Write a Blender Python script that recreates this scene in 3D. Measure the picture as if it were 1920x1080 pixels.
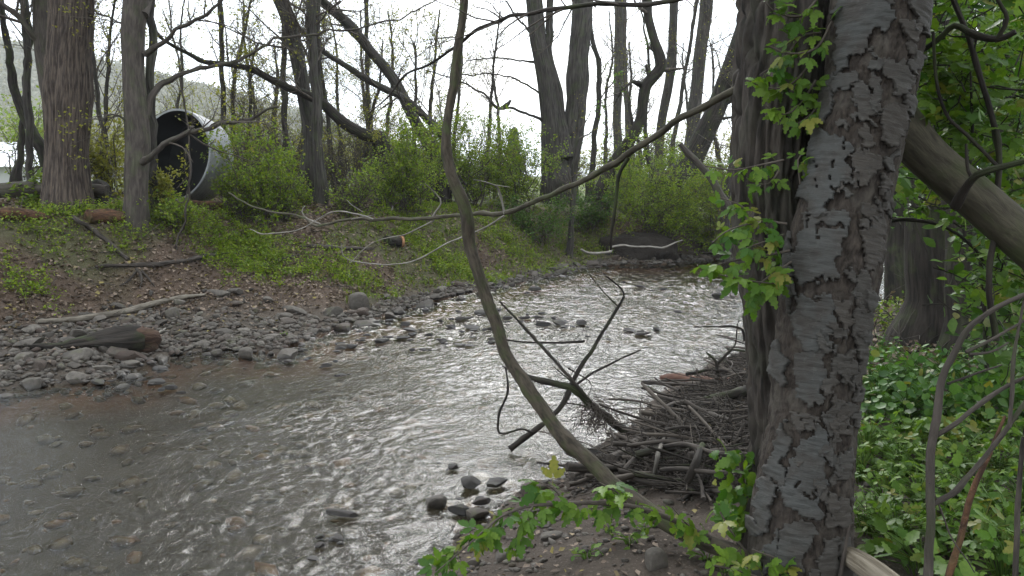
import bpy, bmesh, math, random
import numpy as np
from mathutils import Vector

random.seed(7)
rng = np.random.default_rng(7)
S = bpy.context.scene
for o in list(bpy.data.objects):
    bpy.data.objects.remove(o)
COL = S.collection

# ------------------------------------------------------------------ camera
FPX = 1550.0                                   # focal length in pixels of the 1920 wide photograph
PITCH = math.atan(210.0 / FPX)
CAM = np.array([0.0, 0.0, 1.9])
cam_data = bpy.data.cameras.new('camera')
cam_data.sensor_width = 36.0
cam_data.lens = FPX / 1920.0 * 36.0
cam_data.clip_start = 0.05
cam_data.clip_end = 3000.0
cam = bpy.data.objects.new('camera', cam_data)
cam.location = CAM
cam.rotation_euler = (math.pi / 2 - PITCH, 0, 0)
COL.objects.link(cam)
S.camera = cam

# ------------------------------------------------------------------ sky, sun, exposure
SUN_EL, SUN_AZ = math.radians(37), math.radians(3)      # azimuth from +Y towards +X
W = bpy.data.worlds.new('World')
S.world = W
W.use_nodes = True
nt = W.node_tree
for n in list(nt.nodes):
    nt.nodes.remove(n)
def nn(t, typ, **kw):
    n = t.nodes.new(typ)
    for k, v in kw.items():
        setattr(n, k, v)
    return n
sky = nn(nt, 'ShaderNodeTexSky', sky_type='NISHITA', sun_disc=False)
sky.sun_elevation = SUN_EL
sky.sun_rotation = SUN_AZ
sky.air_density = 1.0
sky.dust_density = 5.0
sky.ozone_density = 1.0
hsv = nn(nt, 'ShaderNodeHueSaturation')
hsv.inputs['Saturation'].default_value = 0.85
nt.links.new(sky.outputs[0], hsv.inputs['Color'])
tc = nn(nt, 'ShaderNodeTexCoord')
mp = nn(nt, 'ShaderNodeMapping')
mp.inputs['Scale'].default_value = (1.0, 1.0, 2.6)
nt.links.new(tc.outputs['Generated'], mp.inputs[0])
cl = nn(nt, 'ShaderNodeTexNoise')
cl.inputs['Scale'].default_value = 2.4
cl.inputs['Detail'].default_value = 6.0
nt.links.new(mp.outputs[0], cl.inputs['Vector'])
cr = nn(nt, 'ShaderNodeMapRange')
cr.inputs['From Min'].default_value = 0.30
cr.inputs['From Max'].default_value = 0.55
cr.inputs['To Min'].default_value = 0.5
cr.inputs['To Max'].default_value = 1.0
nt.links.new(cl.outputs['Fac'], cr.inputs['Value'])
mx = nn(nt, 'ShaderNodeMix', data_type='RGBA')
nt.links.new(cr.outputs[0], mx.inputs['Factor'])
nt.links.new(hsv.outputs[0], mx.inputs['A'])
mx.inputs['B'].default_value = (13.5, 14.6, 15.7, 1)          # cloud layer, in the sky texture's units
bg = nn(nt, 'ShaderNodeBackground')
bg.inputs['Strength'].default_value = 0.12
nt.links.new(mx.outputs['Result'], bg.inputs['Color'])
wo = nn(nt, 'ShaderNodeOutputWorld')
nt.links.new(bg.outputs[0], wo.inputs['Surface'])

sun_d = bpy.data.lights.new('sun', 'SUN')
sun_d.energy = 1.5
sun_d.angle = math.radians(25)
sun_d.color = (1.0, 0.985, 0.96)
sun = bpy.data.objects.new('sun', sun_d)
sd = Vector((math.sin(SUN_AZ) * math.cos(SUN_EL), math.cos(SUN_AZ) * math.cos(SUN_EL), math.sin(SUN_EL)))
sun.rotation_euler = sd.to_track_quat('Z', 'Y').to_euler()
sun.location = (10, 40, 45)
COL.objects.link(sun)

S.view_settings.view_transform = 'Standard'
S.view_settings.look = 'None'
S.view_settings.exposure = 0.78
S.view_settings.gamma = 1.0
S.view_settings.use_curve_mapping = False
S.render.engine = 'CYCLES'
S.cycles.use_denoising = True
S.cycles.max_bounces = 8
S.cycles.transparent_max_bounces = 12
S.cycles.diffuse_bounces = 3
S.cycles.glossy_bounces = 3
S.cycles.transmission_bounces = 4
S.cycles.caustics_reflective = False
S.cycles.caustics_refractive = False
S.cycles.sample_clamp_indirect = 4.0

# ------------------------------------------------------------------ noise and geometry helpers
_perm = rng.permutation(256)
_perm = np.concatenate([_perm, _perm, _perm])
_val = rng.random(256) * 2 - 1
def vnoise(p, seed=0):
    p = np.asarray(p, float) + seed * 17.31
    i = np.floor(p).astype(int)
    f = p - i
    f = f * f * f * (f * (f * 6 - 15) + 10)
    i &= 255
    x0, y0, z0 = i[..., 0], i[..., 1], i[..., 2]
    x1, y1, z1 = (x0 + 1) & 255, (y0 + 1) & 255, (z0 + 1) & 255
    def h(a, b, c):
        return _val[_perm[_perm[_perm[a] + b] + c]]
    fx, fy, fz = f[..., 0], f[..., 1], f[..., 2]
    a = h(x0, y0, z0) * (1 - fx) + h(x1, y0, z0) * fx
    b = h(x0, y1, z0) * (1 - fx) + h(x1, y1, z0) * fx
    c = h(x0, y0, z1) * (1 - fx) + h(x1, y0, z1) * fx
    d = h(x0, y1, z1) * (1 - fx) + h(x1, y1, z1) * fx
    return (a * (1 - fy) + b * fy) * (1 - fz) + (c * (1 - fy) + d * fy) * fz
def fbm(p, oct=4, seed=0, gain=0.5):
    p = np.asarray(p, float)
    s, a, t = 0.0, 1.0, 0.0
    for k in range(oct):
        s = s + a * vnoise(p * (2.03 ** k), seed + k)
        t += a
        a *= gain
    return s / t
def n2(x, y, sc=1.0, oct=3, seed=0):
    return fbm(np.stack([x * sc, y * sc, np.full_like(x, 0.37)], -1), oct, seed)
def sstep(a, b, x):
    t = np.clip((x - a) / (b - a), 0, 1)
    return t * t * (3 - 2 * t)
def unit(v):
    return v / np.maximum(np.linalg.norm(v, axis=-1, keepdims=True), 1e-9)

FWD = np.array([0, math.cos(PITCH), -math.sin(PITCH)])
UPV = np.array([0, math.sin(PITCH), math.cos(PITCH)])
RGT = np.array([1.0, 0, 0])
def ray(x, y):
    return FWD + RGT * ((x - 960) / FPX) + UPV * ((540 - y) / FPX)
def at(x, y, d):
    """the place seen at pixel (x, y) of the photograph, d metres in front of the lens"""
    return CAM + d * ray(x, y)
def on_z(x, y, z=0.0):
    r = ray(x, y)
    return CAM + r * ((z - CAM[2]) / r[2])

# ------------------------------------------------------------------ the stream's two shores and the terrain
L_PX = [(0, 735), (130, 722), (200, 720), (262, 690), (330, 666), (430, 658), (520, 668), (560, 645), (620, 622), (700, 600),
        (780, 575), (860, 553), (950, 537), (1040, 520), (1090, 505), (1150, 498), (1230, 497), (1330, 487), (1450, 470), (1660, 447), (1900, 432)]
R_PX = [(800, 1085), (850, 1015), (900, 985), (960, 930), (1040, 892), (1110, 850), (1180, 800), (1230, 745), (1290, 712),
        (1400, 655), (1500, 618), (1650, 580), (1900, 548)]
LSH = np.array([(-30, 1.0), (-12, 4.2), (-7, 6.4)] + [tuple(on_z(*p)[:2]) for p in L_PX] + [(45, 42), (120, 70)])
RSH = np.array([(-30, -8.0), (-12, -3.0), (-5, 0.6), (-1.7, 2.7)] + [tuple(on_z(*p)[:2]) for p in R_PX] + [(22, 19), (45, 26), (120, 45)])
def polydist(P, line):
    best = np.full(len(P), 1e9)
    for a, b in zip(line[:-1], line[1:]):
        ab = b - a
        t = np.clip(((P - a) @ ab) / (ab @ ab), 0, 1)
        best = np.minimum(best, np.linalg.norm(P - (a + t[:, None] * ab), axis=1))
    return best
_poly = np.concatenate([LSH, RSH[::-1]])
def inside(P):
    r = np.zeros(len(P), bool)
    n = len(_poly)
    for i in range(n):
        a, b = _poly[i], _poly[(i + 1) % n]
        c = (a[1] > P[:, 1]) != (b[1] > P[:, 1])
        xx = (b[0] - a[0]) * (P[:, 1] - a[1]) / (b[1] - a[1] + 1e-12) + a[0]
        r ^= c & (P[:, 0] < xx)
    return r
def bank(P):
    """signed distance to the left and right shore: positive on the land"""
    P = np.asarray(P, float)
    wob = 0.10 * n2(P[:, 0], P[:, 1], 2.2, 3, 5)
    dl, dr, ins = polydist(P, LSH), polydist(P, RSH), inside(P)
    return dl + wob, dr + wob, ins
def terrain(P, fine=True):
    P = np.asarray(P, float)
    x, y = P[:, 0], P[:, 1]
    dl, dr, ins = bank(P)
    left = dl < dr
    gw = 0.40 + 1.25 * (1 - sstep(-4.1, -2.3, x)) + 0.25 * n2(x, y, 0.6, 2, 9)
    steep = 1.9 - 1.1 * sstep(1.2, 2.6, x) + 1.6 * sstep(5, 9, x)
    top = 1.30 + 0.1 * n2(x, y, 0.35, 2, 3) - 0.35 * sstep(1.0, 3.0, x)
    zl = 0.015 + 0.13 * np.minimum(dl, gw) + top * sstep(0, 1, (dl - gw) / steep) * 0.86 + 0.035 * np.clip(dl - gw - steep, 0, 6)
    zr = 0.02 + 0.30 * np.minimum(dr, 1.0) + 0.09 * np.clip(dr - 1.0, 0, 3.5)
    zb = -0.05 - 0.15 * np.minimum(np.minimum(dl, dr), 1.4)
    z = np.where(ins, zb, np.where(left, zl, zr))
    far = sstep(30, 60, np.hypot(x, y))
    z = np.where(ins, z, z * (1 - far) + 1.45 * far)
    if fine:
        a = np.where(ins, 0.03, np.where(left, 0.05 + 0.05 * sstep(gw, gw + 0.6, dl), 0.04)) * (1 - far)
        z = z + a * n2(x, y, 1.7, 4, 21) + 0.4 * a * n2(x, y, 7.0, 2, 22)
    return z
def gz(x, y):
    return float(terrain(np.array([[x, y]]))[0])
def gp(px, py, lo=2.0, hi=70.0):
    """where the view ray through a pixel meets the ground; also returns its depth"""
    for st in (.4, .02):
        t = np.arange(lo, hi, st)
        Q = CAM + t[:, None] * ray(px, py)
        hit = Q[:, 2] <= terrain(Q[:, :2])
        k = int(np.argmax(hit)) if hit.any() else len(t) - 1
        lo, hi = max(lo, t[k] - .42), t[k] + .03
    return Q[k], float(t[k])

# ------------------------------------------------------------------ mesh builder
class MB:
    def __init__(self):
        self.v, self.f3, self.f4, self.bk, self.rn, self.n = [], [], [], [], [], 0
    def add(self, v, f, bk=None, rn=0.0):
        v = np.asarray(v, float).reshape(-1, 3)
        f = np.asarray(f, int)
        m = len(v)
        self.v.append(v)
        (self.f3 if f.shape[1] == 3 else self.f4).append(f + self.n)
        self.bk.append(v if bk is None else np.asarray(bk, float).reshape(-1, 3))
        self.rn.append(np.full(m, rn) if np.isscalar(rn) else np.asarray(rn, float))
        self.n += m
        return self
    def mesh(self, name, smooth=True, mat=None):
        v = np.concatenate(self.v)
        f3 = np.concatenate(self.f3) if self.f3 else np.zeros((0, 3), int)
        f4 = np.concatenate(self.f4) if self.f4 else np.zeros((0, 4), int)
        me = bpy.data.meshes.new(name)
        me.vertices.add(len(v))
        me.vertices.foreach_set('co', v.astype(np.float32).ravel())
        lv = np.concatenate([f3.ravel(), f4.ravel()])
        me.loops.add(len(lv))
        me.loops.foreach_set('vertex_index', lv.astype(np.int32))
        me.polygons.add(len(f3) + len(f4))
        st = np.concatenate([np.arange(len(f3)) * 3, len(f3) * 3 + np.arange(len(f4)) * 4])
        me.polygons.foreach_set('loop_start', st.astype(np.int32))
        me.update(calc_edges=True)
        me.polygons.foreach_set('use_smooth', np.full(len(st), bool(smooth)))
        a = me.attributes.new('bk', 'FLOAT_VECTOR', 'POINT')
        a.data.foreach_set('vector', np.concatenate(self.bk).astype(np.float32).ravel())
        a = me.attributes.new('rn', 'FLOAT', 'POINT')
        a.data.foreach_set('value', np.concatenate(self.rn).astype(np.float32))
        if mat:
            me.materials.append(mat)
        return me
    def build(self, name, mat, parent=None, smooth=True, **props):
        o = bpy.data.objects.new(name, self.mesh(name, smooth, mat))
        return link(o, parent, **props)
def link(o, parent=None, **props):
    COL.objects.link(o)
    if parent is not None:
        o.parent = parent
        o.matrix_parent_inverse = parent.matrix_basis.inverted()
    for k, v in props.items():
        o[k] = v
    return o
def thing(name, loc, label, cat, group=None):
    o = bpy.data.objects.new(name, None)
    o.location = [float(c) for c in loc]
    o.empty_display_size = 0.1
    link(o, None, label=label, category=cat)
    if group:
        o['group'] = group
    return o

def spline(pts, step):
    """Catmull-Rom through rows of (x, y, z, r ...) resampled at about step metres"""
    P = np.asarray(pts, float)
    if len(P) < 3:
        P = np.stack([P[0], (P[0] + P[-1]) / 2, P[-1]])
    E = np.concatenate([[2 * P[0] - P[1]], P, [2 * P[-1] - P[-2]]])
    out = []
    for i in range(len(P) - 1):
        a, b, c, d = E[i:i + 4]
        k = max(1, int(round(np.linalg.norm(c[:3] - b[:3]) / step)))
        t = (np.arange(k) / k)[:, None]
        out.append(0.5 * (2 * b + (c - a) * t + (2 * a - 5 * b + 4 * c - d) * t ** 2 + (3 * b - a - 3 * c + d) * t ** 3))
    out.append(P[-1:])
    return np.concatenate(out)
def frames(P):
    T = unit(np.gradient(P, axis=0))
    N = np.zeros_like(P)
    ref = np.array([0.0, 1, 0]) if abs(T[0, 1]) < 0.9 else np.array([1.0, 0, 0])
    n = unit(np.cross(T[0], ref))
    for i in range(len(P)):
        n = unit(n - T[i] * (n @ T[i]))
        N[i] = n
    return T, N, np.cross(T, N)
def tube(mb, P, R, sides=8, cap=True, lump=0.0, seed=0, rn=0.0, disp=None):
    P, R = np.asarray(P, float), np.asarray(R, float)
    T, N, B = frames(P)
    ang = np.linspace(0, 2 * math.pi, sides, endpoint=False)
    ring = np.cos(ang)[None, :, None] * N[:, None] + np.sin(ang)[None, :, None] * B[:, None]
    ln = np.concatenate([[0], np.cumsum(np.linalg.norm(np.diff(P, axis=0), axis=1))])
    rr = np.repeat(R[:, None], sides, 1)
    r0 = max(float(R.max()), 1e-3)
    bk = np.stack([np.cos(ang)[None] * r0 + 0 * rr, np.sin(ang)[None] * r0 + 0 * rr, ln[:, None] + 0 * rr], -1) + seed * 3.7
    if lump:
        rr = rr * (1 + lump * fbm(bk / r0 * np.array([1.0, 1.0, 0.35]), 3, seed))
    if disp is not None:
        rr = rr + disp(bk, ang, ln)
    V = P[:, None] + ring * rr[..., None]
    n = len(P)
    i = np.arange(n - 1)[:, None] * sides
    j = np.arange(sides)[None]
    k = (j + 1) % sides
    Fq = np.stack([i + j, i + k, i + sides + k, i + sides + j], -1).reshape(-1, 4)
    mb.add(V, Fq, bk, rn)
    if cap:
        for e, r in ((0, 0), (n - 1, (n - 1) * sides)):
            c = V[e].mean(0)
            vv = np.concatenate([V[e], [c]])
            ff = np.stack([np.arange(sides), (np.arange(sides) + 1) % sides, np.full(sides, sides)], -1)
            mb.add(vv, ff[:, ::-1] if e == 0 else ff, np.concatenate([bk[e], [bk[e].mean(0)]]), rn)
    return V
def tubes(mb, P, R, sides=4, rn=None):
    """many thin tubes at once: P (m, n, 3), R (m, n)"""
    m, n = R.shape
    if m == 0:
        return
    T = unit(np.gradient(P, axis=1))
    ref = np.where(np.abs(T[:, :1, 2:3]) < 0.8, np.array([0, 0, 1.0]), np.array([1.0, 0, 0]))
    N = unit(np.cross(T, np.broadcast_to(ref, T.shape)))
    B = np.cross(T, N)
    ang = np.linspace(0, 2 * math.pi, sides, endpoint=False)
    V = P[:, :, None] + R[:, :, None, None] * (np.cos(ang)[None, None, :, None] * N[:, :, None] + np.sin(ang)[None, None, :, None] * B[:, :, None])
    base = (np.arange(m) * n * sides)[:, None, None]
    i = (np.arange(n - 1) * sides)[None, :, None]
    j = np.arange(sides)[None, None]
    k = (j + 1) % sides
    Fq = np.stack([base + i + j, base + i + k, base + i + sides + k, base + i + sides + j], -1).reshape(-1, 4)
    rv = np.zeros(m) if rn is None else rn
    mb.add(V.reshape(-1, 3), Fq, None, np.repeat(rv, n * sides))
def sprout(P, R, k, t0, t1, lmin, lmax, a0, a1, up=0.15, wob=0.25, n=5, rr=0.55, tip=0.25, rmax=1.0):
    """k children on each path of P (m, n0, 3): arrays for the next generation"""
    m, n0 = R.shape
    M = m * k
    t = rng.uniform(t0, t1, M) * (n0 - 1)
    i = np.minimum(t.astype(int), n0 - 2)
    f = (t - i)[:, None]
    p = np.repeat(np.arange(m), k)
    b = P[p, i] * (1 - f) + P[p, i + 1] * f
    T = unit(P[p, i + 1] - P[p, i])
    r = (R[p, i] * (1 - f[:, 0]) + R[p, i + 1] * f[:, 0]) * rr
    r = np.minimum(r, rmax)
    q = unit(np.cross(T, rng.normal(size=(M, 3))))
    a = rng.uniform(a0, a1, M)[:, None]
    D = unit(np.cos(a) * T + np.sin(a) * q + np.array([0, 0, up]))
    ln = rng.uniform(lmin, lmax, M)
    ptn = np.zeros((M, n, 3))
    ptn[:, 0] = b
    for s in range(1, n):
        D = unit(D + wob * rng.normal(size=(M, 3)) + np.array([0, 0, up * 0.4]))
        ptn[:, s] = ptn[:, s - 1] + D * (ln / (n - 1))[:, None]
    rad = r[:, None] * np.linspace(1, tip, n)[None]
    return ptn, rad
def scatter(mb, tv, tf, pos, X, Y, Z, sc, rn):
    """copies of a small template joined into one mesh"""
    m, k = len(pos), len(tv)
    if m == 0:
        return
    sc = np.asarray(sc, float)
    if sc.ndim == 1:
        sc = np.repeat(sc[:, None], 3, 1)
    V = pos[:, None] + (tv[None, :, 0] * sc[:, :1])[..., None] * X[:, None] + (tv[None, :, 1] * sc[:, 1:2])[..., None] * Y[:, None] + (tv[None, :, 2] * sc[:, 2:])[..., None] * Z[:, None]
    Ft = (np.arange(m) * k)[:, None, None] + tf[None]
    mb.add(V.reshape(-1, 3), Ft.reshape(-1, tf.shape[1]), np.tile(tv, (m, 1)), np.repeat(rn, k))
def rand_frames(m, up=0.5):
    """leaf axes: X along the leaf, Z its upper side tilted about the vertical"""
    Z = unit(rng.normal(size=(m, 3)) * (1 - up) + np.array([0, 0, up]))
    X = unit(np.cross(Z, rng.normal(size=(m, 3))))
    return X, np.cross(Z, X), Z
# leaf templates, unit length along +X
LEAF2 = (np.array([[0, 0, 0], [.45, .3, .06], [1, 0, -.08], [.45, -.3, .06]]), np.array([[0, 2, 1], [0, 3, 2]]))
_lo = [(0, 0, 0), (.18, .17, .03), (.45, .27, .05), (.75, .17, .02), (1, 0, -.1), (.75, -.17, .02), (.45, -.27, .05), (.18, -.17, .03), (.3, 0, -.02), (.65, 0, -.03)]
LEAFO = (np.array(_lo), np.array([[0, 8, 1], [1, 8, 2], [8, 9, 2], [2, 9, 3], [9, 4, 3], [0, 7, 8], [7, 6, 8], [8, 6, 9], [6, 5, 9], [9, 5, 4]]))
def _toothed(n=4, w=.3):
    up = [(0, 0, 0)]
    for i in range(n):
        t = (i + .5) / n
        up.append((t - .08, w * math.sin(math.pi * (t * .85 + .1)) * .82, .03))
        up.append((t + .06, w * math.sin(math.pi * (t * .85 + .1)) * 1.12, .035))
    up.append((1, 0, -.08))
    v = [np.array(p) for p in up] + [np.array((p[0], -p[1], p[2])) for p in up[1:-1]]
    mid = [np.array((x, 0, -.015)) for x in (.25, .5, .75)]
    k = len(up); m0 = len(v)
    V = np.array(v + mid)
    F = []
    def near(x):
        return m0 + min(2, max(0, int(round((x - .25) / .25))))
    for side in (0, 1):
        idx = list(range(k)) if side == 0 else [0] + list(range(k, k + k - 2)) + [k - 1]
        for a, b in zip(idx[:-1], idx[1:]):
            ma, mb_ = near(V[a][0]), near(V[b][0])
            F.append((a, ma, b) if side == 0 else (a, b, ma))
            if ma != mb_:
                F.append((ma, mb_, b) if side == 0 else (ma, b, mb_))
    return V, np.array(F)
LEAFT = _toothed()
def compound():
    """a leaf of three toothed leaflets on a short stalk (box elder)"""
    V, F = LEAFT
    vs, fs, n = [], [], 0
    for ang, off, s in ((0, (.42, 0), .62), (1.0, (.30, .03), .5), (-1.0, (.30, -.03), .5)):
        c, q = math.cos(ang), math.sin(ang)
        v = V * s
        vs.append(np.stack([v[:, 0] * c - v[:, 1] * q + off[0], v[:, 0] * q + v[:, 1] * c + off[1], v[:, 2] - .12 * abs(ang) * V[:, 0]], -1))
        fs.append(F + n); n += len(V)
    vs.append(np.array([(0, .008, 0), (0, -.008, 0), (.44, -.006, .02), (.44, .006, .02)]))
    fs.append(np.array([(0, 1, 2), (0, 2, 3)]) + n)
    return np.concatenate(vs), np.concatenate(fs)
LEAFC = compound()
def round_leaf(k=11):
    """kidney-round leaf with a scalloped edge"""
    V = [(0.06, 0, 0), (0.5, 0, -.05)]
    for i in range(k):
        a = math.radians(-158 + 316 * i / (k - 1))
        r = .5 * (1 + .07 * (-1) ** i)
        V.append((.5 + r * math.cos(a), r * 1.1 * math.sin(a), .05 - .06 * math.cos(a)))
    F = [(1, 2 + i, 3 + i) for i in range(k - 1)] + [(1, k + 1, 0), (1, 0, 2)]
    return np.array(V), np.array(F)
LEAFR = round_leaf()

# ------------------------------------------------------------------ materials
MATS = {}
def material(name):
    m = bpy.data.materials.new(name)
    m.use_nodes = True
    t = m.node_tree
    for n in list(t.nodes):
        t.nodes.remove(n)
    out = nn(t, 'ShaderNodeOutputMaterial')
    MATS[name] = m
    return m, t, out
def L(t, a, b):
    t.links.new(a, b)
def mixc(t, fac, a, b, blend='MIX'):
    n = nn(t, 'ShaderNodeMix', data_type='RGBA', blend_type=blend)
    for s, v in (('Factor', fac), ('A', a), ('B', b)):
        if hasattr(v, 'links'):
            L(t, v, n.inputs[s])
        else:
            n.inputs[s].default_value = v if s == 'Factor' else (*v, 1)
    return n.outputs['Result']
def attr(t, name):
    return nn(t, 'ShaderNodeAttribute', attribute_name=name)
def noise(t, vec, scale, detail=4, rough=.55, dist=0.0):
    n = nn(t, 'ShaderNodeTexNoise')
    n.inputs['Scale'].default_value = scale
    n.inputs['Detail'].default_value = detail
    n.inputs['Roughness'].default_value = rough
    n.inputs['Distortion'].default_value = dist
    if vec is not None:
        L(t, vec, n.inputs['Vector'])
    return n.outputs['Fac']
def mapr(t, v, a, b, c=0.0, d=1.0):
    n = nn(t, 'ShaderNodeMapRange')
    L(t, v, n.inputs['Value'])
    for k, x in zip(('From Min', 'From Max', 'To Min', 'To Max'), (a, b, c, d)):
        n.inputs[k].default_value = x
    return n.outputs[0]
def mapping(t, vec, sc):
    n = nn(t, 'ShaderNodeMapping')
    n.inputs['Scale'].default_value = sc
    L(t, vec, n.inputs[0])
    return n.outputs[0]
def math_(t, op, a, b=0.0):
    n = nn(t, 'ShaderNodeMath', operation=op)
    for i, v in enumerate((a, b)):
        if hasattr(v, 'links'):
            L(t, v, n.inputs[i])
        else:
            n.inputs[i].default_value = v
    return n.outputs[0]
def bump(t, h, strength, dist):
    n = nn(t, 'ShaderNodeBump')
    n.inputs['Strength'].default_value = strength
    n.inputs['Distance'].default_value = dist
    L(t, h, n.inputs['Height'])
    return n.outputs[0]
def principled(t, out, col, rough=.8, normal=None, spec=.3):
    b = nn(t, 'ShaderNodeBsdfPrincipled')
    for s, v in (('Base Color', col), ('Roughness', rough)):
        if hasattr(v, 'links'):
            L(t, v, b.inputs[s])
        else:
            b.inputs[s].default_value = (*v, 1) if s == 'Base Color' else v
    b.inputs['Specular IOR Level'].default_value = spec
    if normal is not None:
        L(t, normal, b.inputs['Normal'])
    L(t, b.outputs[0], out.inputs['Surface'])
    return b
def bark_mat(name, dark, light, scale=14.0, stretch=.16, moss=0.0, bumpd=.02, lo=.38, hi=.62, mosscol=(.05, .07, .02)):
    m, t, out = material(name)
    v = mapping(t, attr(t, 'bk').outputs['Vector'], (1, 1, stretch))
    a = noise(t, v, scale, 5, .6, .4)
    b = noise(t, attr(t, 'bk').outputs['Vector'], scale * .35, 3)
    c = mixc(t, mapr(t, a, lo, hi), dark, light)
    c = mixc(t, mapr(t, b, .35, .7, 0, .5), c, tuple(x * .62 for x in light))
    if moss:
        c = mixc(t, mapr(t, noise(t, attr(t, 'bk').outputs['Vector'], scale * .22, 4), .5, .66, 0, moss), c, mosscol)
    principled(t, out, c, .85, bump(t, a, .8, bumpd), .2)
    return m
def leaf_mat(name, c1, c2, trans=.35, rough=.45, yellow=None):
    m, t, out = material(name)
    r = attr(t, 'rn').outputs['Fac']
    oi = nn(t, 'ShaderNodeObjectInfo').outputs['Random']
    f = math_(t, 'FRACT', math_(t, 'ADD', r, math_(t, 'MULTIPLY', oi, .61)))
    c = mixc(t, f, c1, c2)
    if yellow is None:
        c = mixc(t, mapr(t, math_(t, 'FRACT', math_(t, 'MULTIPLY', f, 13.7)), .90, .97, 0, .7), c, (.24, .20, .045))
    v = noise(t, attr(t, 'bk').outputs['Vector'], 6, 2)
    c = mixc(t, mapr(t, v, .35, .7, 0, .3), c, tuple(x * .7 for x in c1))
    b = nn(t, 'ShaderNodeBsdfPrincipled')
    L(t, c, b.inputs['Base Color'])
    b.inputs['Roughness'].default_value = rough
    b.inputs['Specular IOR Level'].default_value = .22
    tr = nn(t, 'ShaderNodeBsdfTranslucent')
    tcx = mixc(t, 1.0, c, (1.15, 1.2, .55), 'MULTIPLY')
    L(t, tcx, tr.inputs['Color'])
    ms = nn(t, 'ShaderNodeMixShader')
    ms.inputs[0].default_value = trans
    L(t, b.outputs[0], ms.inputs[1]); L(t, tr.outputs[0], ms.inputs[2])
    L(t, ms.outputs[0], out.inputs['Surface'])
    return m
def stone_mat(name, c1, c2, c3):
    m, t, out = material(name)
    r = attr(t, 'rn').outputs['Fac']
    oi = nn(t, 'ShaderNodeObjectInfo').outputs['Random']
    f = math_(t, 'FRACT', math_(t, 'ADD', r, oi))
    g = nn(t, 'ShaderNodeNewGeometry')
    c = mixc(t, f, c1, c2)
    c = mixc(t, mapr(t, math_(t, 'FRACT', math_(t, 'MULTIPLY', f, 7.3)), .6, .95), c, c3)
    a = noise(t, g.outputs['Position'], 28, 6, .65)
    c = mixc(t, mapr(t, a, .3, .7, .0, .7), c, tuple(x * .5 for x in c1))
    sp = noise(t, g.outputs['Position'], 9, 3)
    c = mixc(t, mapr(t, sp, .56, .70, 0, .5), c, (.07, .07, .035))
    sep = nn(t, 'ShaderNodeSeparateXYZ')
    L(t, g.outputs['Position'], sep.inputs[0])
    zz = math_(t, 'ADD', sep.outputs['Z'], math_(t, 'MULTIPLY', sp, -.03))
    wet = mapr(t, zz, -.005, .035, 1.0, 0.0)                 # the splash line on stones standing in the stream
    c = mixc(t, math_(t, 'MULTIPLY', wet, .62), c, (.018, .015, .012))
    principled(t, out, c, mapr(t, wet, 0, 1, .8, .28), bump(t, a, .5, .012), .35)
    return m

M_GREYSTONE = stone_mat('grey_stone', (.050, .042, .034), (.135, .117, .098), (.058, .038, .028))
M_WETSTONE = stone_mat('wet_stone', (.022, .019, .017), (.050, .044, .038), (.035, .026, .02))
M_BEDSTONE = stone_mat('bed_stone', (.10, .075, .034), (.34, .25, .13), (.40, .19, .06))
M_BARK_RIDGED = bark_mat('ridged_bark', (.012, .010, .0085), (.062, .051, .042), 34, .14, .25, .02, .36, .62, (.07, .075, .05))
M_BARK_SMOOTH = bark_mat('smooth_bark', (.034, .029, .020), (.085, .075, .052), 26, .3, .5, .01)
M_BARK_FAR = bark_mat('far_bark', (.018, .0155, .013), (.070, .061, .053), 22, .12, .3, .04, .4, .6)
M_BARK_DARK = bark_mat('dark_bark', (.009, .0075, .006), (.038, .031, .025), 20, .16, .4, .03)
M_TWIG = bark_mat('twig_bark', (.045, .036, .029), (.10, .083, .067), 20, .4, 0, .002)
M_TWIG_PALE = bark_mat('pale_stick', (.13, .115, .095), (.30, .275, .24), 30, .25, 0, .003)
M_DRIFT = bark_mat('driftwood', (.015, .012, .010), (.078, .065, .054), 30, .15, 0, .006)
M_ROT = bark_mat('rotten_wood', (.025, .016, .011), (.125, .062, .033), 26, .5, .4, .04)
M_LEAF_NEAR = leaf_mat('fresh_leaf', (.040, .105, .012), (.14, .225, .025), .42)
M_LEAF_BUSH = leaf_mat('bush_leaf', (.085, .15, .012), (.24, .31, .030), .45)
M_LEAF_YELLOW = leaf_mat('young_leaf', (.14, .15, .02), (.27, .26, .045), .48)
M_LEAF_HERB = leaf_mat('herb_leaf', (.07, .13, .012), (.19, .25, .026), .38)
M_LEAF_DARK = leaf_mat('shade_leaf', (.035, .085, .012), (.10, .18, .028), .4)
M_LITTER = leaf_mat('dead_leaf', (.06, .040, .030), (.27, .205, .155), .1, .7)
M_CONIFER = leaf_mat('needles', (.035, .065, .035), (.06, .09, .05), .1, .7)
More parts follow.
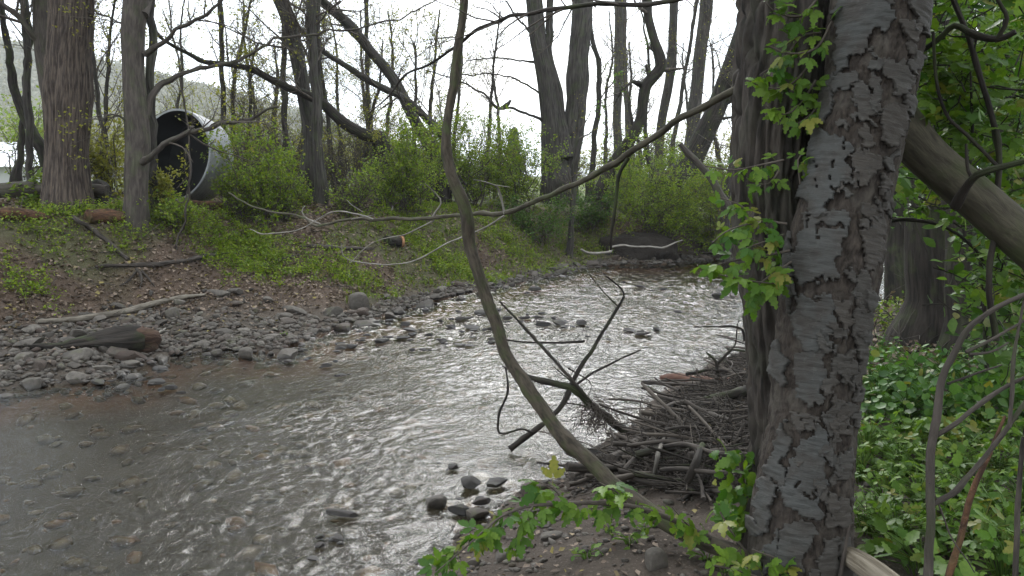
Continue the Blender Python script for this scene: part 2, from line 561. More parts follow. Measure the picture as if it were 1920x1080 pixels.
# ------------------------------------------------------------------ ground: one sheet from under the camera to the horizon
def spaced(segs):
    out = [segs[0][0]]
    for a, b, s0, s1 in segs:
        x = a
        n = max(1, int(round((b - a) / ((s0 + s1) / 2))))
        st = np.linspace(s0, s1, n)
        st *= (b - a) / st.sum()
        out += list(a + np.cumsum(st))
    return np.array(out)
gx = spaced([(-470, -60, 90, 14), (-60, -11, 8, .5), (-11, 11, .08, .08), (11, 60, .4, 8), (60, 470, 14, 90)])
gy = spaced([(-60, 1, 8, .4), (1, 21, .07, .08), (21, 34, .10, .4), (34, 90, .6, 8), (90, 540, 14, 90)])
XX, YY = np.meshgrid(gx, gy)
GP = np.stack([XX.ravel(), YY.ravel()], 1)
GZ = terrain(GP)
_dl, _dr, _ins = bank(GP)
def ground_zone(x, y, dl, dr, ins):
    """weights of the ground's own colours: gravel, litter, moss-green soil, mud, meadow, stream bed"""
    left = (dl < dr) & ~ins
    gw = 0.36 + 1.15 * (1 - sstep(-4.1, -2.3, x))
    nz = n2(x, y, .9, 4, 31)
    gravel = np.where(left, 1 - sstep(gw - .1, gw + .5, dl + .25 * nz), 0)
    meadow = sstep(19, 24, y) * (~ins)
    green = np.where(left, sstep(-.1, .35, nz + .65 * sstep(-3.2, -1.2, x) * (1 - sstep(1.6, 2.6, x)) - .15), sstep(.1, .5, nz) * .6)
    mud = np.where((~left) & ~ins, 1.0, 0)
    return gravel, green, mud, meadow
_gr, _gn, _md, _mw = ground_zone(GP[:, 0], GP[:, 1], _dl, _dr, _ins)
def lerp3(c, w, d):
    return c * (1 - w[:, None]) + np.array(d) * w[:, None]
gc = np.tile(np.array([.105, .071, .050]), (len(GP), 1))
gc = lerp3(gc, _gn * .7, (.085, .095, .035))
gc = lerp3(gc, _md, (.080, .062, .049))
gc = lerp3(gc, _md * _gn * .5, (.06, .07, .03))
gc = lerp3(gc, _gr, (.075, .060, .046))
gc = lerp3(gc, _mw, (.15, .19, .06))
_de = np.minimum(_dl, _dr)
bed = np.tile(np.array([.052, .047, .036]), (len(GP), 1))
bed = lerp3(bed, (1 - sstep(.1, .8, _dl)) * .8, (.15, .060, .020))          # iron-stained shallows
gc = np.where(_ins[:, None], bed, gc)
gc *= (1 + .35 * n2(GP[:, 0], GP[:, 1], 5, 3, 40))[:, None]
nx_, ny_ = len(gx), len(gy)
ii = np.arange((ny_ - 1) * nx_).reshape(ny_ - 1, nx_)[:, :-1].ravel()
mb = MB().add(np.stack([GP[:, 0], GP[:, 1], GZ], 1), np.stack([ii, ii + 1, ii + nx_ + 1, ii + nx_], 1))
m, t, out = material('ground_soil')
g = nn(t, 'ShaderNodeNewGeometry').outputs['Position']
a = noise(t, g, 38, 6, .7)
b = noise(t, g, 9, 4)
c = mixc(t, mapr(t, a, .3, .7, .0, .6), attr(t, 'soil').outputs['Color'], (.035, .028, .022))
c = mixc(t, mapr(t, noise(t, g, 75, 3), .60, .70, 0, .35), c, (.30, .25, .20))
principled(t, out, c, .9, bump(t, a, .9, .03), .2)
ground = mb.build('ground', m, kind='structure')
ca = ground.data.attributes.new('soil', 'FLOAT_COLOR', 'POINT')
ca.data.foreach_set('color', np.concatenate([np.clip(gc, .005, 1), np.ones((len(gc), 1))], 1).astype(np.float32).ravel())

# ------------------------------------------------------------------ the stream
FLOW = np.array([-.56, -.83])
CROSS = np.array([.83, -.56])
def wave(P):
    x, y = P[:, 0], P[:, 1]
    u, v = P @ FLOW, P @ CROSS
    wx = .25 * n2(x, y, .8, 2, 60) + .10 * n2(x, y, 3.1, 3, 66)
    u, v = u + wx, v - .7 * wx + .08 * n2(x, y, 4.3, 2, 67)
    riffle = .35 + .65 * sstep(-.3, .35, n2(x, y, .55, 2, 61) + .35 * sstep(7, 10, y))
    z1 = fbm(np.stack([u * 1.7, v * 2.4, 0 * u], -1), 2, 62)
    z2 = 1 - 2 * np.abs(vnoise(np.stack([u * 9.0, v * 10.5, 0 * u + 3], -1), 63))
    z3 = vnoise(np.stack([u * 18.0, v * 22.0, 0 * u + 6], -1), 64)
    z4 = vnoise(np.stack([u * 28.0, v * 36.0, 0 * u + 8], -1), 65)
    z5 = 1 - 2 * np.abs(vnoise(np.stack([u * 4.2, v * 6.0, 0 * u + 9], -1), 68))
    return (.012 * z1 + riffle * (.0062 * z2 + .0056 * z3 + .0024 * z4) + .014 * z5 * sstep(8.5, 14, y))
wx_ = spaced([(-14, -5.5, .4, .04), (-5.5, 3.2, .0165, .0165), (3.2, 6, .02, .04), (6, 12, .05, .12), (12, 60, .2, 2.5)])
wy_ = spaced([(-4, 3.6, .5, .04), (3.6, 9, .0165, .0175), (9, 14, .02, .035), (14, 26, .04, .10), (26, 60, .15, 1.5)])
XX, YY = np.meshgrid(wx_, wy_)
WP = np.stack([XX.ravel(), YY.ravel()], 1)
dl, dr, ins = bank(WP)
keep = ins | (np.minimum(dl, dr) < .45)
WZ = wave(WP)
n_x = len(wx_)
ii = np.arange((len(wy_) - 1) * n_x).reshape(len(wy_) - 1, n_x)[:, :-1].ravel()
quad = np.stack([ii, ii + 1, ii + n_x + 1, ii + n_x], 1)
quad = quad[keep[quad].all(1)]
used = np.unique(quad)
re = np.full(len(WP), -1)
re[used] = np.arange(len(used))
mb = MB().add(np.stack([WP[used, 0], WP[used, 1], WZ[used]], 1), re[quad])
m, t, out = material('stream_water')
geo = nn(t, 'ShaderNodeNewGeometry')
rot = nn(t, 'ShaderNodeMapping')
rot.inputs['Rotation'].default_value = (0, 0, math.atan2(.56, -.83))
L(t, geo.outputs['Position'], rot.inputs[0])
st = mapping(t, rot.outputs[0], (1.0, .75, 1.0))
h1 = noise(t, st, 40, 3, .6, 1.0)
h2 = noise(t, st, 95, 2, .6, .5)
hh = math_(t, 'ADD', h1, math_(t, 'MULTIPLY', h2, .35))
nb = bump(t, hh, .8, .0068)
fr = nn(t, 'ShaderNodeFresnel')
fr.inputs['IOR'].default_value = 1.33
L(t, nb, fr.inputs['Normal'])
gl = nn(t, 'ShaderNodeBsdfGlossy')
gl.inputs['Roughness'].default_value = .055
gl.inputs['Color'].default_value = (1, 1, 1, 1)
L(t, nb, gl.inputs['Normal'])
tr = nn(t, 'ShaderNodeBsdfTransparent')
tr.inputs['Color'].default_value = (.86, .82, .70, 1)
ms = nn(t, 'ShaderNodeMixShader')
L(t, fr.outputs[0], ms.inputs[0]); L(t, tr.outputs[0], ms.inputs[1]); L(t, gl.outputs[0], ms.inputs[2])
L(t, ms.outputs[0], out.inputs['Surface'])
M_WATER = m
mb.build('stream_water', m, kind='structure')

# ------------------------------------------------------------------ wooded hill far behind
hx = np.linspace(-420, 40, 90)
hy = np.linspace(180, 460, 40)
XX, YY = np.meshgrid(hx, hy)
ridge_px = np.array([(-700, 40), (0, 98), (180, 130), (400, 185), (600, 235), (760, 290), (860, 322), (1000, 345)], float)
ridge_x = (ridge_px[:, 0] - 960) / FPX * 400
ridge_h = (330 - ridge_px[:, 1]) / FPX * 400 + 1.9
RH = np.interp(XX, ridge_x, ridge_h)
HZ = np.where(RH > 2, RH, 1.0) * sstep(185, 400, YY) * (1 - .35 * sstep(400, 460, YY)) + 2.5 * n2(XX, YY, .03, 3, 77) * sstep(185, 300, YY) - .5
k = len(hx)
ii = np.arange((len(hy) - 1) * k).reshape(len(hy) - 1, k)[:, :-1].ravel()
mb = MB().add(np.stack([XX.ravel(), YY.ravel(), HZ.ravel()], 1), np.stack([ii, ii + 1, ii + k + 1, ii + k], 1))
m, t, out = material('hill_soil')
principled(t, out, mixc(t, noise(t, nn(t, 'ShaderNodeNewGeometry').outputs['Position'], .12, 4), (.13, .14, .07), (.20, .19, .12)), .95)
mb.build('hill', m, kind='structure')
# its woods: a far mass of crowns
mw = MB()
N = 9000
px, py = rng.uniform(-330, 30, N), rng.uniform(200, 420, N)
hz = np.interp(px, ridge_x, ridge_h)
ok = hz > 3
px, py, hz = px[ok], py[ok], hz[ok]
pz = hz * sstep(185, 400, py) + 2.5 * n2(px, py, .03, 3, 77) * sstep(185, 300, py)
K = 16
cen = np.stack([px, py, pz + 2.5], 1)
off = unit(rng.normal(size=(len(px), K, 3))) * rng.uniform(.4, 1, (len(px), K, 1)) * np.array([2.6, 2.6, 3.2])
X, Y, Z = rand_frames(len(px) * K, .3)
scatter(mw, LEAF2[0] * np.array([1, 1.6, 1]), LEAF2[1], (cen[:, None] + off).reshape(-1, 3), X, Y, Z, rng.uniform(.7, 1.5, len(px) * K), np.repeat(rng.random(len(px)), K))
M_HILLWOOD = leaf_mat('hill_wood', (.15, .15, .10), (.26, .24, .18), .2, .8)
mw.build('far_woods', M_HILLWOOD, kind='stuff', label='grey-green spring woods covering the far hill', category='woods')
# ------------------------------------------------------------------ stones
def ico(sub):
    bm = bmesh.new()
    bmesh.ops.create_icosphere(bm, subdivisions=sub, radius=1.0)
    v = np.array([x.co[:] for x in bm.verts])
    f = np.array([[q.index for q in p.verts] for p in bm.faces])
    bm.free()
    return v, f
def cobble(sub, seed, flat=.45, ang=.3):
    """a water-worn stone: a sphere pressed by a few random planes, then roughened"""
    v, f = ico(sub)
    r = np.random.default_rng(seed)
    v = v * np.array([1, r.uniform(.62, .88), flat * r.uniform(.8, 1.2)])
    for _ in range(10):
        n = unit(r.normal(size=3) * np.array([1, 1, .8]))
        h = np.abs(v @ n).max() * r.uniform(.5, .85)
        d = np.maximum(v @ n - h, 0)
        v = v - (1 - ang) * d[:, None] * n
    v = v * (1 + .045 * fbm(v * 2.2 + seed, 3, seed % 50))[:, None]
    return v, f
COB = [cobble(3, 100 + i, .26 + .06 * (i % 5), .02 + .03 * (i % 6)) for i in range(14)]
COBL = [cobble(1, 200 + i, .32 + .06 * (i % 4), .2) for i in range(8)]
COBH = [cobble(4, 300 + i, .5, .25) for i in range(6)]
def tmesh(name, vf, mat, smooth=True):
    return MB().add(vf[0], vf[1]).mesh(name, smooth, mat)
COB_ME = [tmesh('stone', c, M_GREYSTONE) for c in COB]
for me_ in COB_ME:
    me_.set_sharp_from_angle(angle=math.radians(24))
WET_ME = [tmesh('stone', c, M_WETSTONE) for c in COB]
for me_ in WET_ME:
    me_.set_sharp_from_angle(angle=math.radians(24))
def place_mesh(name, me, loc, rot, sc, parent=None, **props):
    o = bpy.data.objects.new(name, me)
    o.location, o.rotation_euler, o.scale = [float(c) for c in loc], rot, sc
    return link(o, parent, **props)
def stone_at(px, py, wpx, hz=.4, parent=None, z0=None, label=None, yaw=None, name='stone', me=None, group=None, sy=1.0, sx=1.0):
    """a stone seen at a pixel, wpx wide in the photograph, resting on the ground or standing in the stream"""
    p, d = gp(px, py)
    lift = 0.0
    if p[2] < 0.0:
        p = on_z(px, py, 0.0); d = float((p - CAM) @ FWD); lift = .016
    r = wpx * .5 * d / FPX
    q = np.array([p[0], p[1], max(gz(p[0], p[1]), .004) + lift + r * hz * .38]) if z0 is None else np.array([p[0], p[1], z0])
    o = place_mesh(name, me or random.choice(COB_ME), q, (random.uniform(-.12, .12), random.uniform(-.12, .12), random.uniform(-.5, .5) if yaw is None else yaw),
                   (r * sx, r * 1.0 * sy, r * hz / .42), parent)
    if label:
        o['label'] = label; o['category'] = 'stone' if name != 'boulder' else 'boulder'
        if group:
            o['group'] = group
    return o
# the two boulders and the stones one can name
BIG = [tmesh('boulder', c, M_GREYSTONE) for c in COBH]
for me_ in BIG:
    me_.set_sharp_from_angle(angle=math.radians(22))
stone_at(672, 578, 52, .72, label='large rounded grey boulder at the water edge, tallest on the far shore', yaw=.2, name='boulder', me=BIG[0])
stone_at(622, 592, 48, .55, label='smooth oval boulder just left of the tallest boulder', yaw=-.3, name='boulder', me=BIG[1])
stone_at(653, 603, 30, .3, label='flat stone lying below the two boulders at the waterline', name='river_stone', me=BIG[2])
stone_at(322, 596, 36, .8, label='round lichened stone at the end of the pale fallen branch', name='river_stone', me=BIG[3])
stone_at(820, 950, 48, .5, label='oval brown stone alone in shallow water near the leafy branch tip', yaw=.1, name='river_stone', me=BIG[4])
stone_at(866, 966, 58, .34, label='dark wet stone overlapped by a paler one beside the leafy branch', name='river_stone', me=WET_ME[2])
stone_at(893, 974, 52, .34, label='pale stone leaning on the dark wet stone by the leafy branch', name='river_stone', me=BIG[2])
stone_at(943, 1052, 44, .75, label='round purple-grey cobble on the mud below the leafy branch', name='river_stone', me=BIG[3])
stone_at(1022, 986, 40, .35, label='flat oval stone on the mud, upper of a pair', yaw=.3, name='river_stone', me=BIG[1])
stone_at(1036, 1010, 54, .3, label='long flat stone on the mud, lower of a pair', yaw=-.25, name='river_stone', me=BIG[4])
stone_at(1228, 1062, 56, .8, label='pale upright stone half buried at the bottom edge', name='river_stone', me=BIG[0])
stone_at(648, 972, 60, .26, label='long narrow dark slab lying alone in the near riffle', yaw=-.25, name='river_stone', me=WET_ME[0], sy=.5, sx=1.7)
stone_at(882, 916, 60, .42, label='blocky dark stone with a sheer face breaking the near water', yaw=.1, name='river_stone', me=WET_ME[3])
stone_at(926, 914, 60, .28, label='angular tilted stone beside the blocky dark one', yaw=-.4, name='river_stone', me=WET_ME[6])
stone_at(1000, 928, 64, .45, label='broad pale stone behind the leaves by the debris pile', yaw=.2, name='river_stone', me=BIG[2])
stone_at(1346, 560, 26, .6, label='lone dark stone in the far riffle beside the trunk', name='river_stone', me=WET_ME[1])
stone_at(405, 668, 30, .5, label='dark domed stone standing off the gravel bar', name='river_stone', me=BIG[3])
stone_at(462, 672, 40, .55, label='grey domed stone in the shallows in front of the gravel bar', name='river_stone', me=BIG[0])
stone_at(222, 666, 48, .5, label='dark peaked stone in front of the rotten stump log', name='river_stone', me=BIG[5])
stone_at(152, 672, 52, .5, label='broad peaked grey stone on the gravel left of the stump log', name='river_stone', me=BIG[1])
stone_at(640, 655, 40, .3, label='pale flat stone among the dark ones in the middle riffle', name='river_stone', me=COB_ME[7])
stone_at(1110, 855, 40, .4, label='dark wedge-shaped stone at the water edge of the debris pile', name='river_stone', me=WET_ME[8])
stone_at(890, 1062, 40, .6, label='pale cobble among leaves at the bottom edge', name='river_stone', me=COB_ME[2])
stone_at(930, 1000, 46, .5, label='pale stone under the drooping leafy branch', name='river_stone', me=COB_ME[9])
# stones breaking the water: pieces of the stream bed
for x, y, w in [(612, 690, 26), (638, 708, 22), (690, 632, 20), (760, 612, 30), (770, 622, 26), (845, 617, 26), (862, 602, 24), (877, 600, 26), (805, 632, 20),
                (828, 644, 26), (795, 660, 22), (755, 636, 26), (712, 645, 34), (660, 655, 34), (640, 657, 20), (680, 642, 24), (800, 585, 22), (905, 590, 30), (885, 618, 30),
                (862, 650, 20), (880, 652, 20), (925, 640, 24), (950, 600, 22), (985, 600, 26), (1010, 598, 22), (1020, 612, 30), (1050, 610, 34), (1090, 610, 26), (1180, 624, 30),
                (1205, 630, 34), (1142, 640, 18), (290, 722, 34), (320, 732, 30), (186, 722, 30), (600, 1030, 26), (632, 1018, 34), (588, 1055, 22), (850, 882, 24), (1000, 545, 26),
                (1245, 545, 18), (1272, 588, 16), (1200, 540, 24), (700, 610, 24), (730, 604, 20), (570, 660, 24), (540, 682, 22), (905, 948, 40), (1120, 848, 36), (1128, 860, 34), (1090, 895, 30)]:
    stone_at(x, y, w * random.uniform(1.0, 1.4), random.uniform(.2, .32), ground, me=random.choice(WET_ME))
    for _ in range(2):
        stone_at(x + random.uniform(-45, 45), y + random.uniform(-9, 9), w * random.uniform(.4, .8), random.uniform(.2, .34), ground, me=random.choice(WET_ME))
# the gravel bar and shore cobbles: largest as single pieces, the rest joined
def bank_points(n, x0, x1, y0, y1):
    P = np.stack([rng.uniform(x0, x1, n), rng.uniform(y0, y1, n)], 1)
    dl, dr, ins = bank(P)
    return P, dl, dr, ins
P, dl, dr, ins = bank_points(60000, -6.5, 5.5, 5.5, 21)
gw = 0.42 + 1.25 * (1 - sstep(-4.1, -2.3, P[:, 0]))
sel = (dl < dr) & (((~ins) & (dl < gw * rng.uniform(.55, 1.25, len(P)))) | (ins & (dl < rng.uniform(0, .28, len(P)))))
P = P[sel]
def poisson(P, r, cap):
    """thin out points so that stones do not sit inside each other"""
    grid, keep = {}, []
    for i, (x, y) in enumerate(P):
        k = (int(x / r), int(y / r))
        if any((a, b) in grid for a in (k[0] - 1, k[0], k[0] + 1) for b in (k[1] - 1, k[1], k[1] + 1)
               if (a, b) in grid and (grid[(a, b)][0] - x) ** 2 + (grid[(a, b)][1] - y) ** 2 < r * r):
            continue
        grid[k] = (x, y)
        keep.append(i)
        if len(keep) >= cap:
            break
    return P[keep]
vis = np.abs(P[:, 0] / P[:, 1]) < .64
Pb = poisson(P[vis], .26, 160)
Zb = terrain(Pb)
for (x, y), z in zip(Pb, Zb):
    r = min(.19, .055 + .10 * random.random() ** 2 + .03 * random.random() + (.0022 * max(0, y - 9)))
    hz = random.uniform(.8, 1.25)
    place_mesh('stone', random.choice(COB_ME), (x, y, max(z, -.02) + r * .16), (random.uniform(-.35, .35), random.uniform(-.35, .35), random.uniform(0, 6.28)), (r * random.uniform(.9, 1.5), r, r * hz), ground)
mb = MB()
Ps = P[rng.permutation(len(P))[:5200]]
Zs = np.maximum(terrain(Ps), -.04)
gid = rng.integers(0, len(COBL), len(Ps))
for g_ in range(len(COBL)):
    k = gid == g_
    n = k.sum()
    X, Y, Z = rand_frames(n, .78)
    r = .020 + .06 * rng.random(n) ** 1.5
    scatter(mb, COBL[g_][0], COBL[g_][1], np.concatenate([Ps[k], (Zs[k] + r * .15)[:, None]], 1), X, Y, Z, np.stack([r * 1.2, r, r], 1), rng.random(n))
mb.build('cobbles', M_GREYSTONE, ground, kind='stuff')
# near bank pebbles
P, dl, dr, ins = bank_points(30000, -1.6, 2.2, 2.6, 6.5)
sel = (dr < dl) & (~ins | (dr < .15)) & (rng.random(len(P)) < np.clip(1.15 - dr * .6, .25, 1) * .42)
P = P[sel]
mb = MB()
for g_ in range(len(COBL)):
    k = rng.integers(0, len(COBL), len(P)) == g_
    n = k.sum()
    X, Y, Z = rand_frames(n, .8)
    r = .005 + .030 * rng.random(n) ** 3.5
    scatter(mb, COBL[g_][0], COBL[g_][1], np.concatenate([P[k], (np.maximum(terrain(P[k]), -.03) + r * .2)[:, None]], 1), X, Y, Z, np.stack([r * 1.2, r, r], 1), rng.random(n))
mb.build('pebbles', M_GREYSTONE, ground, kind='stuff')
# stones of the stream bed seen through the water
P = np.stack([rng.uniform(-6.5, 7, 9000), rng.uniform(3, 20, 9000)], 1)
dl, dr, ins = bank(P)
P = P[ins & (np.minimum(dl, dr) > .08)][:3600]
mb = MB()
for g_ in range(len(COBL)):
    k = rng.integers(0, len(COBL), len(P)) == g_
    n = k.sum()
    X, Y, Z = rand_frames(n, .85)
    r = .03 + .10 * rng.random(n) ** 2.2
    scatter(mb, COBL[g_][0], COBL[g_][1], np.concatenate([P[k], (np.minimum(terrain(P[k]) + r * .12, -.045 - r * .25))[:, None]], 1), X, Y, Z, np.stack([r * 1.2, r, r * .8], 1), rng.random(n))
mb.build('bed_stones', M_BEDSTONE, ground, kind='stuff')

# ------------------------------------------------------------------ limbs from pixels
def limb(pts, d):
    """rows (px x, px y, px width[, depth]) to world rows (x, y, z, radius)"""
    out = []
    for i, p in enumerate(pts):
        dd = p[3] if len(p) > 3 else (d if np.isscalar(d) else d[0] + (d[1] - d[0]) * i / (len(pts) - 1))
        out.append([*at(p[0], p[1], dd), p[2] * .5 * dd / FPX])
    return np.array(out)
def limb_mesh(mb, rows, sides=8, step=.06, lump=.18, seed=0, rn=0.0, wob=0.0, disp=None):
    r = spline(rows, step)
    P = r[:, :3].copy()
    rm = float(np.median(r[:, 3]))
    P += (.55 * r[:, 3])[:, None] * np.stack([fbm(P / (14 * rm + .03) + 9 * k + seed, 2, seed + k) for k in range(3)], -1)
    rk = np.random.default_rng(seed + 1000)
    ln_ = np.concatenate([[0], np.cumsum(np.linalg.norm(np.diff(P, axis=0), axis=1))])
    for kc in rk.uniform(0, ln_[-1], int(min(24, ln_[-1] / (22 * rm + .02)))):
        r[:, 3] *= 1 + rk.uniform(.08, .28) * np.exp(-((ln_ - kc) / (1.6 * r[:, 3] + .01)) ** 2)
    if wob:
        P += wob * np.stack([fbm(P / max(7 * rm, .2) + 9 * k, 2, seed + k) for k in range(3)], -1)
    tube(mb, P, np.maximum(r[:, 3], .0012), sides, True, lump, seed, rn, disp)
    return P, r[:, 3]
def as_paths(P, R, n=8):
    k = np.linspace(0, len(P) - 1, n)
    i = np.minimum(k.astype(int), len(P) - 2)
    f = (k - i)[:, None]
    return (P[i] * (1 - f) + P[i + 1] * f)[None], (R[i] * (1 - f[:, 0]) + R[i + 1] * f[:, 0])[None]

# ------------------------------------------------------------------ the near pair of trunks
BIRCH = [(1484, 1190, 250), (1490, 1130, 218), (1497, 1080, 196), (1503, 950, 184), (1522, 800, 164), (1536, 650, 166), (1560, 500, 176), (1590, 350, 163),
         (1628, 180, 165), (1650, 0, 180), (1690, -200, 172), (1760, -600, 150), (1830, -1200, 120)]
DB = 3.1
birch_base = at(1490, 1150, DB)
birch = thing('flaking_bark_tree', (birch_base[0], birch_base[1], gz(birch_base[0], birch_base[1])), 'large leaning tree with peeling silver-grey and brown bark plates in the right foreground', 'tree')
rows = limb(BIRCH, DB)
rs = spline(rows, .0075)
BP, BR = rs[:, :3], rs[:, 3]
BT = unit(np.gradient(BP, axis=0))
BE = unit(np.array([CAM[0], CAM[1], 0]) - BP * np.array([1, 1, 0]))
BE = unit(BE - BT * np.sum(BE * BT, 1, keepdims=True))             # towards the viewer's side
BS = np.cross(BT, BE)
BS *= np.sign(BS[:, :1])
BLN = np.concatenate([[0], np.cumsum(np.linalg.norm(np.diff(BP, axis=0), axis=1))])
def birch_surf(phi, k, off):
    k = np.clip(k, 0, len(BP) - 1.001)
    i = k.astype(int); f = (k - i)[..., None]
    def li(A):
        return A[i] * (1 - f) + A[i + 1] * f
    r = (BR[i] * (1 - f[..., 0]) + BR[i + 1] * f[..., 0]) + off
    return li(BP) + r[..., None] * (np.cos(phi)[..., None] * li(BE) + np.sin(phi)[..., None] * li(BS))
def worley(q, seed):
    i = np.floor(q).astype(int)
    best, second = np.full(q.shape[:-1], 9.0), np.full(q.shape[:-1], 9.0)
    idv = np.zeros(q.shape[:-1])
    for a in (-1, 0, 1):
        for b in (-1, 0, 1):
            for c in (-1, 0, 1):
                cI = (i + np.array([a, b, c]) + seed) & 255
                h = _perm[_perm[_perm[cI[..., 0]] + cI[..., 1]] + cI[..., 2]]
                pt = i + np.array([a, b, c]) + np.stack([_val[h], _val[(h + 71) & 255], _val[(h + 151) & 255]], -1) * .45 + .5
                d = np.linalg.norm(q - pt, axis=-1)
                near = d < best
                second = np.where(near, best, np.minimum(second, d))
                idv = np.where(near, _val[h], idv)
                best = np.where(near, d, best)
    return best, second, idv
def birch_disp(bk, ang, ln):
    q = bk * np.array([13, 13, 9.0])
    q = q + .35 * np.stack([fbm(bk * 22 + 5 * k, 2, 80 + k) for k in range(3)], -1)
    a, b, idv = worley(q, 3)
    edge = sstep(.0, .22, b - a)
    return .011 * edge * (.45 + .55 * (idv * .5 + .5)) + .004 * fbm(bk * np.array([55, 55, 40]), 3, 85) - .006
mb = MB()
sides = 150
ang = np.linspace(0, 2 * math.pi, sides, endpoint=False)
vis_k = np.where(BLN < 3.3)[0]
keepk = np.concatenate([vis_k, np.arange(vis_k[-1] + 8, len(BP), 8)])
tube(mb, BP[keepk], BR[keepk] - .006, sides, True, .03, 4, 0, birch_disp)
m, t, out = material('brown_scaly_bark')
v = attr(t, 'bk').outputs['Vector']
a = noise(t, mapping(t, v, (1, 1, .6)), 40, 6, .65, .5)
b = noise(t, v, 9, 3)
c = mixc(t, mapr(t, a, .32, .68), (.014, .011, .009), (.062, .049, .039))
c = mixc(t, mapr(t, b, .50, .64, 0, .6), c, (.078, .068, .056))
principled(t, out, c, .85, bump(t, a, .9, .012), .2)
M_SCALY = m
mb.build('trunk', m, birch)
m, t, out = material('silver_bark')
v = attr(t, 'bk').outputs['Vector']
a = noise(t, mapping(t, v, (1, 1, 5.5)), 16, 5, .7, .3)
b = noise(t, v, 14, 4)
r_ = attr(t, 'rn').outputs['Fac']
c = mixc(t, r_, (.053, .053, .049), (.050, .042, .034))
c = mixc(t, mapr(t, a, .54, .66, 0, .75), c, (.045, .042, .039))
c = mixc(t, mapr(t, b, .42, .62, 0, .8), c, (.040, .034, .028))
c = mixc(t, mapr(t, noise(t, v, 60, 4, .7), .55, .68, 0, .5), c, (.082, .080, .073))
principled(t, out, c, .7, bump(t, a, .8, .008), .25)
M_SILVER = m
pix_rows = spline(np.array([[p[0], p[1], 0, p[2]] for p in BIRCH], float), 2.0)
def birch_plate(poly, tan=0.0, lift=.012, seed=0):
    """a plate of bark given by its outline in the photograph, wrapped round the trunk at its place"""
    poly = np.array(poly, float)
    st = 2.4
    xs = np.arange(poly[:, 0].min() - 6, poly[:, 0].max() + 6, st)
    ys = np.arange(poly[:, 1].min() - 6, poly[:, 1].max() + 6, st * 1.25)
    X, Y = np.meshgrid(xs, ys)
    wx = X + 16 * fbm(np.stack([X * .03, Y * .05, 0 * X + seed], -1), 3, 90) + 3 * vnoise(np.stack([X * .2, Y * .25, 0 * X + seed], -1), 92)
    wy = Y + 18 * fbm(np.stack([X * .05, Y * .03, 0 * X + seed + 50], -1), 3, 91) + 4 * vnoise(np.stack([X * .25, Y * .1, 0 * X + seed], -1), 93)
    Q = np.stack([wx.ravel(), wy.ravel()], 1)
    ins = np.zeros(len(Q), bool)
    for a, b in zip(poly, np.roll(poly, -1, 0)):
        c = (a[1] > Q[:, 1]) != (b[1] > Q[:, 1])
        ins ^= c & (Q[:, 0] < (b[0] - a[0]) * (Q[:, 1] - a[1]) / (b[1] - a[1] + 1e-9) + a[0])
    crk = vnoise(np.stack([wx.ravel() * .042, wy.ravel() * .017, 0 * Q[:, 0] + seed * .3], -1), 97)
    ins &= (np.abs(crk) > .05) | (crk > 0) | (vnoise(np.stack([wx.ravel() * .01, wy.ravel() * .01, 0 * Q[:, 0] + seed], -1), 99) < .25)
    dist = polydist(Q, np.concatenate([poly, poly[:1]]))
    # pixel to trunk coordinates
    order = np.argsort(pix_rows[:, 1])
    cx = np.interp(Y.ravel(), pix_rows[order, 1], pix_rows[order, 0])
    ww = np.interp(Y.ravel(), pix_rows[order, 1], pix_rows[order, 3]) * .5
    sphi = (X.ravel() - cx) / ww
    phi = np.arcsin(np.clip(sphi, -1, 1)) + np.where(sphi > 1, (sphi - 1) * 1.5, 0) + np.where(sphi < -1, (sphi + 1) * 1.5, 0)
    projy = np.array([540 - FPX * ((p - CAM) @ UPV) / ((p - CAM) @ FWD) for p in BP])
    o2 = np.argsort(projy)
    kk = np.interp(Y.ravel(), projy[o2], np.arange(len(BP))[o2])
    curl = np.exp(-dist / 7.0) * (.25 + .75 * sstep(-.2, .5, vnoise(np.stack([X.ravel() * .02, Y.ravel() * .03, 0 * phi + seed], -1), 95)))
    off = lift + .008 * curl + .0030 * vnoise(np.stack([X.ravel() * .05, Y.ravel() * .22, 0 * phi + seed], -1), 96) + .005 * fbm(np.stack([X.ravel() * .03, Y.ravel() * .03, 0 * phi + seed], -1), 3, 98)
    V = birch_surf(phi, kk, off)
    Vb = birch_surf(phi, kk, off * 0 - .004)
    nxx = len(xs)
    ii = np.arange((len(ys) - 1) * nxx).reshape(len(ys) - 1, nxx)[:, :-1].ravel()
    q = np.stack([ii, ii + 1, ii + nxx + 1, ii + nxx], 1)
    q = q[ins[q].all(1)]
    if len(q) < 4:
        return
    e = np.concatenate([q[:, [0, 1]], q[:, [1, 2]], q[:, [2, 3]], q[:, [3, 0]]])
    key = np.sort(e, 1)
    u, inv, cnt = np.unique(key, axis=0, return_inverse=True, return_counts=True)
    be = e[cnt[inv.ravel()] == 1]
    n = len(V)
    bk = np.stack([phi * .16, 0 * phi + seed * .7, np.interp(kk, np.arange(len(BLN)), BLN)], -1)
    used = np.unique(np.concatenate([q.ravel(), be.ravel()]))
    re = np.full(n, -1); re[used] = np.arange(len(used))
    m_ = len(used)
    fq = np.concatenate([re[q][:, ::-1], np.stack([re[be[:, 0]], re[be[:, 1]], re[be[:, 1]] + m_, re[be[:, 0]] + m_], 1)])
    MB().add(np.concatenate([V[used], Vb[used]]), fq, np.concatenate([bk[used], bk[used]]), tan).build('bark_plate', M_SILVER, birch)
